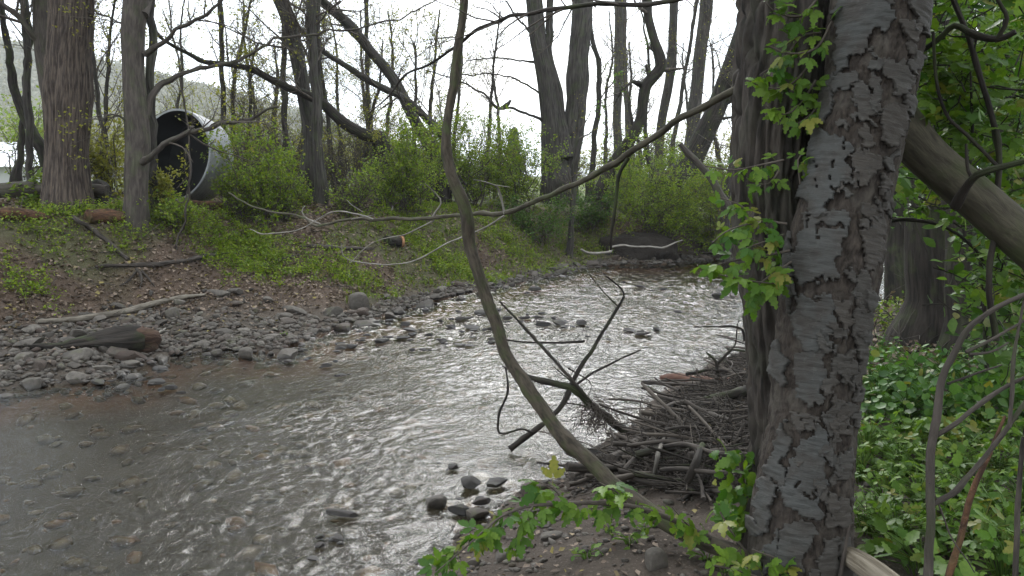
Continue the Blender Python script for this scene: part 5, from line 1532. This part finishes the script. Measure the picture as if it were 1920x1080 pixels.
# the logs of the jam one can name
def drift(label, pts, mat=None, name='driftwood_log', sides=10, lump=.25, cat='driftwood log', free=False):
    Qp = np.array([p[:2] for p in pts], float)
    hd = polydist(Qp, np.concatenate([HEAP, HEAP[:1]])) * np.where(in_poly(Qp, HEAP), 1, -1)
    r_ = FWD + RGT * ((Qp[:, :1] - 960) / FPX) + UPV * ((540 - Qp[:, 1:]) / FPX)
    z_ = np.full(len(Qp), .3)
    for _ in range(5):
        q_ = CAM + r_ * ((z_ - CAM[2]) / r_[:, 2])[:, None]
        z_ = np.maximum(terrain(q_[:, :2]), .0) + .03 + .16 * sstep(-5, 80, hd)
    if free:
        rows = limb(pts, 6)
    else:
        rows = np.array([[*q, p[2] * .5 * np.dot(q - CAM, FWD) / FPX] for q, p in zip(q_, pts)])
    mb = MB(); limb_mesh(mb, rows, sides, .04, lump, random.randrange(99), random.random(), .008)
    mb.build(name, mat or M_DRIFT, None, True, label=label, category=cat)
drift('split reddish-brown log floating out from the top of the debris heap', [(1238, 709, 8, 7.35), (1250, 709, 15, 7.35), (1285, 710, 16, 7.3), (1325, 713, 12, 7.25), (1370, 712, 8, 7.2)], bark_mat('red_drift', (.07, .035, .025), (.16, .09, .065), 18, .2, 0, .004))
drift('straight grey stick just below the reddish log, pointing left', [(1205, 716, 6, 7.3), (1215, 717, 8, 7.25), (1270, 721, 8, 7.15), (1330, 716, 10, 7.05), (1400, 700, 10, 6.9)])
drift('thick dark bark-covered log near the top of the heap', [(1290, 756, 14, 6.6), (1330, 750, 18, 6.55), (1380, 738, 18, 6.5), (1430, 720, 18, 6.45)], M_BARK_DARK)
drift('pointed grey stick jutting left over the water from the heap', [(1212, 738, 2, 6.8), (1235, 748, 6, 6.75), (1265, 757, 8, 6.7), (1300, 763, 9, 6.6), (1370, 788, 8, 6.4)])
drift('grey forked pole rising diagonally through the heap', [(1150, 905, 14, 5.1), (1185, 870, 15, 5.25), (1240, 815, 14, 5.5), (1275, 775, 14, 5.8), (1295, 752, 10, 6.0)])
drift('pale speckled stick standing in the middle of the heap', [(1225, 895, 7, 5.0), (1232, 860, 8, 5.15), (1245, 825, 8, 5.35), (1275, 780, 6, 5.7)], bark_mat('grey_drift', (.05, .044, .037), (.14, .125, .105), 30, .2, 0, .004))
drift('hollow dark-ended log at the left foot of the heap', [(1148, 872, 30, 5.35), (1165, 862, 28, 5.4), (1190, 840, 24, 5.5), (1215, 820, 20, 5.6), (1240, 800, 14, 5.7)], M_DRIFT)
drift('dark stub leaning in the lower middle of the heap', [(1290, 900, 16, 4.75), (1305, 868, 16, 4.9), (1316, 835, 12, 5.05)], M_BARK_DARK)
drift('upright dark twig standing out of the top of the heap', [(1345, 735, 8, 6.6), (1345, 700, 8, 6.6), (1342, 680, 6, 6.6), (1325, 660, 3, 6.6)], M_BARK_DARK, free=True)
drift('forked dark twig beside the upright one against the water', [(1344, 685, 6, 6.6), (1360, 665, 5, 6.6), (1378, 645, 3, 6.6), (1385, 600, 2, 6.6)], M_BARK_DARK, free=True)
drift('thin dark twig curling over the water beside the furrowed trunk', [(1395, 640, 5, 5.2), (1392, 620, 5, 5.2), (1370, 612, 4, 5.2), (1345, 612, 3, 5.2), (1300, 614, 2, 5.2)], M_BARK_DARK, cat='twig', name='curled_twig', free=True)
drift('long bent branch arching through the lower part of the heap', [(1245, 835, 8, 5.2), (1290, 832, 9, 5.15), (1330, 848, 9, 5.1), (1370, 852, 8, 5.05), (1420, 850, 7, 5.0)])
drift('crossed grey stick low in the heap by the leaf tuft', [(1240, 880, 8, 4.9), (1290, 878, 9, 4.9), (1345, 885, 9, 4.85), (1400, 880, 9, 4.8)])

# ------------------------------------------------------------------ leaf litter and herbs of the far bank
P, dl, dr, ins = bank_points(150000, -8.5, 5, 6.5, 19)
gr, gn, md, mw_ = ground_zone(P[:, 0], P[:, 1], dl, dr, ins)
left = (dl < dr) & ~ins
w = np.where(left, np.maximum((1 - gr) * (1 - .35 * gn), .16 * sstep(.35, .9, dl)), 0)
sel = rng.random(len(P)) < w * .8
Q = P[sel]
n = len(Q)
X, Y, Z = rand_frames(n, .72)
mb = MB()
scatter(mb, LEAF2[0] * np.array([1, 1.3, 2.0]), LEAF2[1], np.concatenate([Q, (terrain(Q) + rng.uniform(.004, .03, n))[:, None]], 1), X, Y, Z, rng.uniform(.025, .075, n), rng.random(n))
mb.build('leaf_litter', M_LITTER, None, True, kind='stuff', label='brown dead leaves strewn over the far bank slope', category='leaf litter')
# scattered sticks among the litter
Q = P[left & (gr < .7) & (rng.random(len(P)) < .012)]
n = len(Q)
D = unit(rng.normal(size=(n, 3)) * np.array([1, 1, .15]))
ln = rng.uniform(.1, .7, n)
C = np.concatenate([Q, (terrain(Q) + .02)[:, None]], 1)
PP = C[:, None] + D[:, None] * (np.linspace(-.5, .5, 5)[None, :, None] * ln[:, None, None]) + rng.normal(size=(n, 5, 3)) * .012
mb = MB(); tubes(mb, PP, np.linspace(1, .4, 5)[None] * rng.uniform(.002, .008, n)[:, None], 4, rng.random(n))
mb.build('fallen_twigs', M_DRIFT, None, True, kind='stuff', label='thin dead twigs scattered over the far bank', category='twigs')
def herbs(P, n_leaf, size, mat, name, label, hgt=.10, lt=LEAF2, up=.55):
    n = len(P)
    base = np.concatenate([P, terrain(P)[:, None]], 1)
    hh = hgt * rng.uniform(.4, 1.2, n)
    pos = np.repeat(base, n_leaf, 0) + np.stack([rng.normal(size=n * n_leaf) * size * 1.1, rng.normal(size=n * n_leaf) * size * 1.1, np.repeat(hh, n_leaf) * rng.uniform(.25, 1, n * n_leaf)], 1)
    X, Y, Z = rand_frames(n * n_leaf, up)
    mb = MB()
    scatter(mb, lt[0], lt[1], pos, X, Y, Z, size * rng.uniform(.6, 1.3, n * n_leaf), np.clip(np.repeat(rng.random(n), n_leaf) * .6 + .4 * rng.random(n * n_leaf), 0, .999))
    D = np.stack([rng.normal(size=n) * .02, rng.normal(size=n) * .02, hh], 1)
    tubes(mb, base[:, None] + D[:, None] * np.linspace(-.1, .9, 3)[None, :, None], np.full((n, 3), .0018), 3, rng.random(n))
    mb.build(name, mat, None, True, kind='stuff', label=label, category='ground cover')
w = np.where(left, (1 - gr) * gn * (1 - mw_ * .5), 0)
pat = n2(P[:, 0], P[:, 1], 1.6, 3, 44)
w = w * sstep(-.25, .25, pat)
herbs(P[rng.random(len(P)) < w * (.055 + .06 * sstep(-3.5, -1.5, P[:, 0]))], 8, .028, M_LEAF_HERB, 'ground_herbs', 'low green herbs carpeting the grassy far bank', .11)
# the lush patches one sees as such
def patch(px, py, rx, ry, n):
    c, d = gp(px, py)
    a = rng.normal(size=(n, 2)) * .5
    Q = np.stack([c[0] + a[:, 0] * rx * d / FPX, c[1] + a[:, 1] * ry], 1)
    dl, dr, ins = bank(Q)
    return Q[~ins]
PT_ = np.concatenate([patch(460, 475, 105, .75, 520), patch(130, 405, 60, .5, 90), patch(60, 440, 80, .5, 60), patch(290, 400, 60, .5, 110), patch(220, 425, 60, .5, 70), patch(60, 545, 60, .3, 50), patch(640, 510, 90, .5, 160), patch(800, 470, 120, .7, 260), patch(960, 470, 110, .8, 260), patch(880, 520, 70, .3, 120), patch(350, 430, 90, .6, 110), patch(1130, 440, 60, .5, 120)])
herbs(PT_, 13, .040, M_LEAF_BUSH, 'lush_herbs', 'bright fresh green herb patches on the far bank', .18, LEAF2, .6)
# grass
Q = P[rng.random(len(P)) < np.where(left, gn * (1 - gr) * .10 * sstep(-3.5, -1.5, P[:, 0]), 0)]
n = len(Q) * 5
B = np.repeat(np.concatenate([Q, terrain(Q)[:, None]], 1), 5, 0) + rng.normal(size=(n, 3)) * np.array([.02, .02, 0])
D = unit(rng.normal(size=(n, 3)) * .45 + np.array([0, 0, 1.0]))
X = D; Z = unit(np.cross(D, rng.normal(size=(n, 3)))); Y = np.cross(Z, X)
mb = MB(); scatter(mb, LEAF2[0] * np.array([1, .12, 1]), LEAF2[1], B, X, Y, Z, rng.uniform(.05, .14, n), rng.random(n))
mb.build('bank_grass', M_LEAF_BUSH, None, True, kind='stuff', label='tufts of fresh grass on the sunny part of the far bank', category='grass')
# ------------------------------------------------------------------ near right bank: herbs
M_MUST = leaf_mat('mustard_leaf', (.035, .095, .018), (.10, .20, .03), .35, .4)
M_FRESH = leaf_mat('lettuce_leaf', (.06, .13, .02), (.16, .25, .045), .4, .45)
def herb_plant(px, py, size, n, lt, mat, label, group, hgt, spread):
    b, d = gp(px, py)
    root = thing('herb_plant', b, label, 'plant', group)
    a = rng.uniform(0, 6.28, n)
    r = np.sqrt(rng.random(n)) * spread
    z = hgt * (1 - .55 * (r / spread) ** 2) * rng.uniform(.45, 1.05, n)
    tip = b + np.stack([np.cos(a) * r, np.sin(a) * r, z], 1)
    mid = b + np.stack([np.cos(a) * r * .4, np.sin(a) * r * .4, z * .7], 1)
    P = np.stack([np.repeat(b[None], n, 0) + np.stack([np.cos(a) * r * .1, np.sin(a) * r * .1, 0 * a - .03], 1), mid, tip], 1)
    mb = MB(); tubes(mb, P, np.full((n, 3), .0022), 4, rng.random(n))
    mb.build('stalks', mat, root)
    out_ = np.stack([np.cos(a), np.sin(a), 0 * a], 1)
    Z = unit(np.array([0, -.12, 1.0]) + .4 * out_ + .45 * rng.normal(size=(n, 3)))
    X = unit(out_ + .5 * rng.normal(size=(n, 3)))
    X = unit(X - Z * np.sum(X * Z, 1, keepdims=True)); Y = np.cross(Z, X)
    mb = MB(); scatter(mb, lt[0], lt[1], tip, X, Y, Z, size * rng.uniform(.55, 1.2, n), rng.random(n))
    mb.build('leaves', mat, root, kind='stuff')
for x, y in [(1640, 790), (1700, 800), (1765, 795), (1830, 800), (1890, 790), (1665, 750), (1735, 755), (1805, 750), (1870, 745), (1920, 760), (1700, 720), (1780, 715), (1850, 710), (1910, 720), (1640, 700), (1630, 745)]:
    herb_plant(x + random.uniform(-12, 12), y, .055, 84, LEAFR if random.random() < .6 else LEAFT, M_MUST, 'dark green round-leaved herb in the thick bed right of the peeling trunk', 'round-leaved herbs behind', .30, .24)
for x, y in [(1625, 905), (1680, 890), (1740, 895), (1800, 885), (1865, 890), (1920, 895), (1650, 960), (1715, 950), (1785, 955), (1850, 950), (1915, 955), (1690, 1020), (1760, 1015), (1830, 1025), (1900, 1015), (1640, 1000), (1720, 1080), (1870, 1085), (1930, 1070), (1640, 845), (1700, 840), (1770, 845), (1840, 838), (1905, 842), (1615, 860)]:
    herb_plant(x + random.uniform(-12, 12), y, random.choice((.05, .062, .08)), 60, LEAFC if random.random() < .6 else LEAFT, M_FRESH, 'light green herb with lobed leaves in the bed at the bottom right', 'light green herbs in front', .20, .19)
# tuft at the foot of the furrowed trunk
tuft = thing('leafy_tuft', at(1385, 960, 3.55), 'bright yellow-green leafy tuft on the left foot of the big trunks', 'plant')
mb = MB()
for i in range(95):
    x, y = random.gauss(1385, 22), random.uniform(838, 985)
    p = at(x, y, 3.35 + random.uniform(-.07, .1))
    leaf_obj(p, unit(rng.normal(size=3) + np.array([-.3, -.5, -.2])), unit(np.array([0, -.6, .7]) + .5 * rng.normal(size=3)), random.uniform(.035, .065), tuft, LT_ME)
limb_mesh(mb, limb([(1410, 990, 14, 3.5), (1395, 920, 10, 3.42), (1388, 850, 5, 3.4)], 3.4), 6, .03, .2, 3)
mb.build('stem', M_TWIG, tuft)
# small plants on the mud
for i, (x, y) in enumerate([(1140, 1000), (1180, 1020), (1210, 1000), (1325, 1050), (1360, 1075), (1100, 1045)]):
    herb_plant(x, y, .035, 12, LEAFT, M_FRESH, 'tiny green seedling clump on the mud, %s' % ['left of the pale upright stone', 'nearest left above the upright stone', 'directly above the upright stone', 'right of the upright stone', 'under the sapling foot', 'farthest left on the mud'][i], 'seedlings on the mud', .05, .06)
# pale log at the bottom right
log('pale_log', 'pale barkless log end at the foot of the peeling trunk, bottom edge', [(1590, 1045, 34), (1625, 1066, 46), (1670, 1100, 52), (1740, 1160, 50)], bark_mat('bare_wood', (.10, .08, .055), (.27, .23, .175), 42, .12, 0, .015), d=(2.95, 2.75), sides=18, lump=.08)
log('upright_stick', 'thin grey stick standing against the foot of the peeling trunk', [(1575, 1090, 9), (1583, 1040, 8), (1593, 985, 5)], M_DRIFT, 'stick', d=2.9, sides=7)
# ------------------------------------------------------------------ right: sapling, trunks and overhanging leaves
rsap = thing('grey_shrub', gp(1742, 1079, 1.5)[0], 'grey bare shrub stem with rising side branches at the right edge', 'shrub')
for pts in [[(1738, 1130, 22), (1742, 1060, 22), (1745, 930, 22), (1752, 815, 21), (1765, 720, 19), (1790, 660, 17), (1815, 620, 15), (1860, 585, 13), (1930, 552, 11)], [(1757, 815, 14), (1800, 790, 12), (1850, 750, 11), (1930, 700, 9)],
            [(1752, 948, 15), (1790, 925, 14), (1830, 880, 13), (1888, 805, 12), (1930, 745, 11)], [(1810, 662, 9), (1850, 645, 8), (1925, 605, 6)], [(1815, 663, 8), (1860, 655, 6), (1890, 640, 4)], [(1780, 718, 7), (1830, 700, 6), (1880, 680, 4)],
            [(1892, 800, 10), (1895, 720, 9), (1905, 640, 8), (1925, 560, 6)], [(1745, 905, 5), (1770, 960, 4), (1790, 1010, 4), (1830, 1075, 3)]]:
    mb = MB(); limb_mesh(mb, limb([(p[0], p[1], p[2] * .72, 2.55) for p in pts], 2.5), 12, .02, .16, random.randrange(99), 0, .012)
    mb.build('branch', M_BARK_GREYBROWN if pts[0][2] > 8 else M_DRIFT, rsap)
brn = thing('red_brown_stem', gp(1780, 1075, 1.5)[0], 'reddish brown dead stem slanting up beside the grey shrub', 'stem')
mb = MB(); limb_mesh(mb, limb([(1775, 1100, 12, 2.7), (1800, 1020, 12, 2.7), (1825, 920, 11, 2.72), (1860, 840, 8, 2.75), (1885, 780, 5, 2.8)], 2.7), 10, .03, .1, 4)
mb.build('stem', M_ROT, brn)
gst = thing('grey_upright_stem', gp(1905, 1075, 1.5)[0], 'thin upright grey stem at the right bottom corner', 'stem')
mb = MB(); limb_mesh(mb, limb([(1902, 1110, 10, 2.6), (1906, 1000, 10, 2.6), (1912, 900, 9, 2.6), (1920, 820, 7, 2.6)], 2.6), 10, .03, .1, 5)
mb.build('stem', M_DRIFT, gst)
tree('dark_back_trunk', 'dark vertical trunk behind the smooth limb, right of the peeling trunk', [(1735, 612, 92), (1736, 560, 82), (1737, 480, 76), (1738, 340, 74), (1740, 200, 70), (1742, 0, 66), (1745, -100, 60)], M_BARK_DARK, d=7.2, sides=24, gens=[G(7, .5, 1, .6, 1.6, .5, 1.1), G(5, .2, 1, .3, .8), G(4, .2, 1, .15, .4)], leaves=1200, lsize=.08, lmat=M_LEAF_DARK)
tree('dark_back_trunk', 'brownish stump-like trunk right of the dark vertical trunk', [(1812, 650, 70), (1810, 600, 62), (1808, 520, 58), (1806, 400, 56), (1800, 200, 53), (1795, 0, 48)], M_BARK_DARK, d=6.6, sides=20, gens=[G(6, .5, 1, .6, 1.4, .5, 1.1), G(5, .2, 1, .3, .8), G(4, .2, 1, .15, .4)], leaves=1000, lsize=.08, lmat=M_LEAF_DARK)
for i, (x, y, d, w) in enumerate([(1900, 600, 9, 60), (1680, 520, 13, 40), (1870, 560, 12, 50), (1960, 640, 7, 60), (2100, 600, 9, 60), (1770, 540, 15, 40)]):
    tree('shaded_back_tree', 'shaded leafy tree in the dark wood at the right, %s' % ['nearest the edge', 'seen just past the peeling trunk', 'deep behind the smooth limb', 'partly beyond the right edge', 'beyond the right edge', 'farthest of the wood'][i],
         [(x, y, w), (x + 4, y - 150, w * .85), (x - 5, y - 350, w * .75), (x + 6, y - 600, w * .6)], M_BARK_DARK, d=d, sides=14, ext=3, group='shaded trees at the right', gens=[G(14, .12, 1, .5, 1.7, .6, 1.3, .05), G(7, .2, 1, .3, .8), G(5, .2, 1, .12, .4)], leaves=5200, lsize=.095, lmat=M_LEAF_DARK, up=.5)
def leaf_screen(label, boxes, per, size, mat, lt, stems, name='overhanging_tree'):
    """a leafy young tree: stems given by pixels, leaf sprays on twigs all through its crown"""
    root = thing(name, gp(stems[0][0][0], 1000, 1.5)[0] if False else at(*stems[0][0][:2], stems[0][0][3]), label, 'tree')
    AP = []
    for s in stems:
        mb = MB(); P, R = limb_mesh(mb, limb(s, 3), 10, .03, .12, random.randrange(99), 0, .006)
        mb.build('stem', M_BARK_DARK, root); AP.append(as_paths(P, R, 8)[0][0])
    AP = np.concatenate(AP)
    tw, rw, lp, ld = [], [], [], []
    for (x0, x1, y0, y1, d0, d1, n) in boxes:
        for _ in range(n):
            c = at(random.uniform(x0, x1), random.uniform(y0, y1), random.uniform(d0, d1))
            j = np.argmin(np.linalg.norm(AP - c, axis=1) + rng.random(len(AP)) * .3)
            dirn = unit(c - AP[j]) * .6 + np.array([0, 0, .2]) + .4 * rng.normal(size=3)
            dirn = unit(dirn)
            ln = random.uniform(.15, .35)
            st = c - dirn * ln
            path = np.stack([st + (c - st) * q + rng.normal(size=3) * .012 for q in np.linspace(0, 1, 5)])
            tw.append(path); rw.append(np.linspace(.004, .0015, 5))
            for q in range(per):
                k = rng.integers(1, 5)
                lp.append(path[k] + rng.normal(size=3) * size * .45); ld.append(dirn + .8 * rng.normal(size=3))
    mb = MB(); tubes(mb, np.array(tw), np.array(rw), 4); mb.build('twigs', M_BARK_DARK, root, kind='stuff')
    lp, ld = np.array(lp), np.array(ld)
    n = len(lp)
    Z = unit(np.array([0, -.25, .9]) + .5 * rng.normal(size=(n, 3)))
    X = unit(ld - Z * np.sum(ld * Z, 1, keepdims=True)); Y = np.cross(Z, X)
    mb = MB(); scatter(mb, lt[0], lt[1], lp, X, Y, Z, size * rng.uniform(.6, 1.2, n), rng.random(n))
    mb.build('leaves', mat, root, kind='stuff')
leaf_screen('leafy young tree with thin dark stems filling the upper right corner', [(1700, 1960, -60, 240, 3.3, 5.0, 150), (1720, 1960, 200, 400, 3.6, 5.2, 80), (1850, 1960, 380, 560, 3.6, 5.0, 40), (1700, 1800, 60, 240, 3.4, 4.2, 40)], 6, .10, M_LEAF_NEAR, LEAFC,
            [[(1868, 640, 12, 3.3), (1855, 520, 11, 3.3), (1868, 400, 11, 3.3), (1872, 290, 11, 3.3), (1850, 190, 10, 3.3), (1815, 70, 10, 3.3), (1778, -20, 9, 3.3)], [(1868, 312, 7, 3.3), (1820, 260, 7, 3.3), (1775, 215, 6, 3.3), (1755, 150, 6, 3.3), (1750, 60, 5, 3.3)],
             [(1690, 120, 10, 3.4), (1755, 80, 10, 3.3), (1790, 50, 11, 3.25), (1825, 68, 12, 3.2), (1870, 76, 12, 3.15), (1905, 60, 10, 3.1)], [(1868, 76, 9, 3.15), (1890, 35, 8, 3.1), (1870, 0, 7, 3.1)], [(1826, 250, 6, 3.4), (1822, 200, 5, 3.4), (1818, 120, 3, 3.4)]])
leaf_screen('shaded understorey sapling below the smooth limb', [(1790, 1960, 430, 640, 4.2, 6.0, 90), (1650, 1720, 300, 420, 4.2, 5.5, 14), (1900, 2000, 520, 700, 3.4, 5, 40)], 6, .09, M_LEAF_DARK, LEAFO,
            [[(1850, 690, 9, 4.6), (1846, 560, 8, 4.6), (1835, 440, 6, 4.6), (1828, 300, 4, 4.6)], [(1640, 420, 8, 4.2), (1700, 412, 7, 4.2), (1770, 425, 6, 4.2), (1830, 470, 6, 4.3), (1850, 500, 5, 4.4)]], 'understorey_sapling')
# tangle of thin dead stems and dark debris right of the peeling trunk
tang = thing('bramble_tangle', gp(1690, 640)[0], 'dark tangle of dead twigs and brush between the peeling trunk and dark trunk', 'brush')
mb = MB()
n = 160
Q = on_ground(np.stack([rng.uniform(1615, 1900, n), rng.uniform(585, 690, n)], 1))
D = unit(rng.normal(size=(n, 3)) * np.array([.7, .5, .35]) + np.array([0, 0, .35]))
P = np.zeros((n, 6, 3)); P[:, 0] = Q; ln = rng.uniform(.3, 1.3, n)
for s in range(1, 6):
    D = unit(D + .28 * rng.normal(size=(n, 3)) - np.array([0, 0, .05])); P[:, s] = P[:, s - 1] + D * (ln / 5)[:, None]
tubes(mb, P, np.linspace(1, .4, 6)[None] * rng.uniform(.003, .009, n)[:, None], 4, rng.random(n))
mb.build('canes', M_DRIFT, tang, kind='stuff')
n = 1600
Q = on_ground(np.stack([rng.uniform(1610, 1930, n // 8), rng.uniform(575, 720, n // 8)], 1))
Q = np.repeat(Q, 8, 0) + rng.normal(size=(n, 3)) * np.array([.12, .12, .06]) + np.array([0, 0, .06])
X, Y, Z = rand_frames(n, .5)
mb = MB(); scatter(mb, LEAF2[0], LEAF2[1], Q, X, Y, Z, rng.uniform(.03, .09, n), rng.random(n))
mb.build('dead_leaves', M_LITTER, tang, kind='stuff')
# near bank litter
P, dl, dr, ins = bank_points(26000, -1.5, 8, 2.4, 12)
Q = P[(dr < dl) & ~ins & (rng.random(len(P)) < .5)]
n = len(Q)
X, Y, Z = rand_frames(n, .75)
mb = MB(); scatter(mb, LEAF2[0], LEAF2[1], np.concatenate([Q, (terrain(Q) + .01)[:, None]], 1), X, Y, Z, rng.uniform(.015, .05, n), rng.random(n))
mb.build('near_leaf_litter', M_LITTER, None, True, kind='stuff', label='brown dead leaves on the near bank', category='leaf litter')
# ------------------------------------------------------------------ bird on the bare branch
bd = 21 - .45
bc = at(950, 197, bd)
s = bd / FPX * 8.5
bird = thing('bird', bc - np.array([0, 0, s * .55]), 'small dark bird perched on a bare branch left of the central clump', 'bird')
mb = MB()
prof = [(-1.75, -.75, .06), (-1.3, -.5, .14), (-.8, -.28, .28), (-.3, -.08, .46), (.15, .15, .5), (.45, .42, .40), (.62, .66, .33), (.78, .86, .32), (.95, .95, .22), (1.08, .95, .08), (1.25, .92, .015)]
rows = spline(np.array([[bc[0] + a * s, bc[1] - .15 * a * s, bc[2] + b * s, r * s] for a, b, r in prof]), .15 * s)
tube(mb, rows[:, :3], np.maximum(rows[:, 3], .0008), 12)
m, t, out = material('dark_feathers')
principled(t, out, mixc(t, noise(t, nn(t, 'ShaderNodeNewGeometry').outputs['Position'], 60, 3), (.02, .02, .022), (.05, .048, .045)), .6)
mb.build('body', m, bird)
for q in (-.12, .12):
    mb = MB()
    tube(mb, np.array([bc + np.array([.05 * s, q * s, -.25 * s]), bc + np.array([.1 * s, q * s, -.62 * s])]), np.array([.05 * s, .04 * s]), 6)
    mb.build('leg', m, bird)

# ------------------------------------------------------------------ the air
hz_ = MB(); box(hz_, -490, 490, -75, 560, -2.0, 82)
m = bpy.data.materials.new('haze_air'); m.use_nodes = True
t = m.node_tree
for n_ in list(t.nodes):
    t.nodes.remove(n_)
out = nn(t, 'ShaderNodeOutputMaterial'); vol = nn(t, 'ShaderNodeVolumePrincipled')
vol.inputs['Color'].default_value = (.9, .93, .96, 1); vol.inputs['Density'].default_value = .0006
L(t, vol.outputs[0], out.inputs['Volume'])
hz_.build('haze', m, None, False, kind='stuff', label='thin pale spring haze over the whole valley', category='haze')

# ------------------------------------------------------------------ unseen trees added round the viewpoint to block sky light
for i, (x, y, h) in enumerate([(3.2, -2.6, 9), (-1.8, -4.2, 10), (6.8, 1.2, 9), (-6.5, -7.0, 10), (10.0, 4.5, 9), (1.0, -8.0, 11)]):
    z0 = gz(x, y)
    root = thing('near_bank_tree', (x, y, z0), ['leafy tree of the near bank close behind the viewpoint', 'leafy tree of the near bank left behind the viewpoint', 'leafy tree of the near bank right of the viewpoint', 'leafy tree of the near bank far left behind', 'leafy tree of the near bank far right', 'leafy tree of the near bank deep behind'][i], 'tree', 'trees behind the viewpoint')
    rows = np.array([[x, y, z0 - .3, .22], [x + .1, y, z0 + h * .3, .17], [x - .1, y + .1, z0 + h * .65, .11], [x, y, z0 + h, .03]])
    mb = MB(); P_, R_ = limb_mesh(mb, rows, 14, .2, .1, i)
    mb.build('trunk', M_BARK_DARK, root)
    crown(root, *as_paths(P_, R_, 12), [G(22, .32, 1, 1.5, 3.6, .7, 1.3, .1), G(6, .2, 1, .6, 1.5), G(4, .2, 1, .3, .7)], True, 5200, .2, M_TWIG, M_LEAF_DARK, LEAFO, .5)
# weeds on the near bank behind the driftwood and under the trunks
P, dl, dr, ins = bank_points(6000, .8, 7.5, 3.6, 11)
wz = np.where((dr < dl) & ~ins & (dr > .7), sstep(-.2, .3, n2(P[:, 0], P[:, 1], 1.1, 3, 48)), 0) * sstep(1.9, 2.6, P[:, 0] - .12 * (P[:, 1] - 4))
herbs(P[rng.random(len(P)) < wz * .4], 9, .05, M_LEAF_HERB, 'near_bank_weeds', 'low weeds on the near bank under the right hand trees', .14)
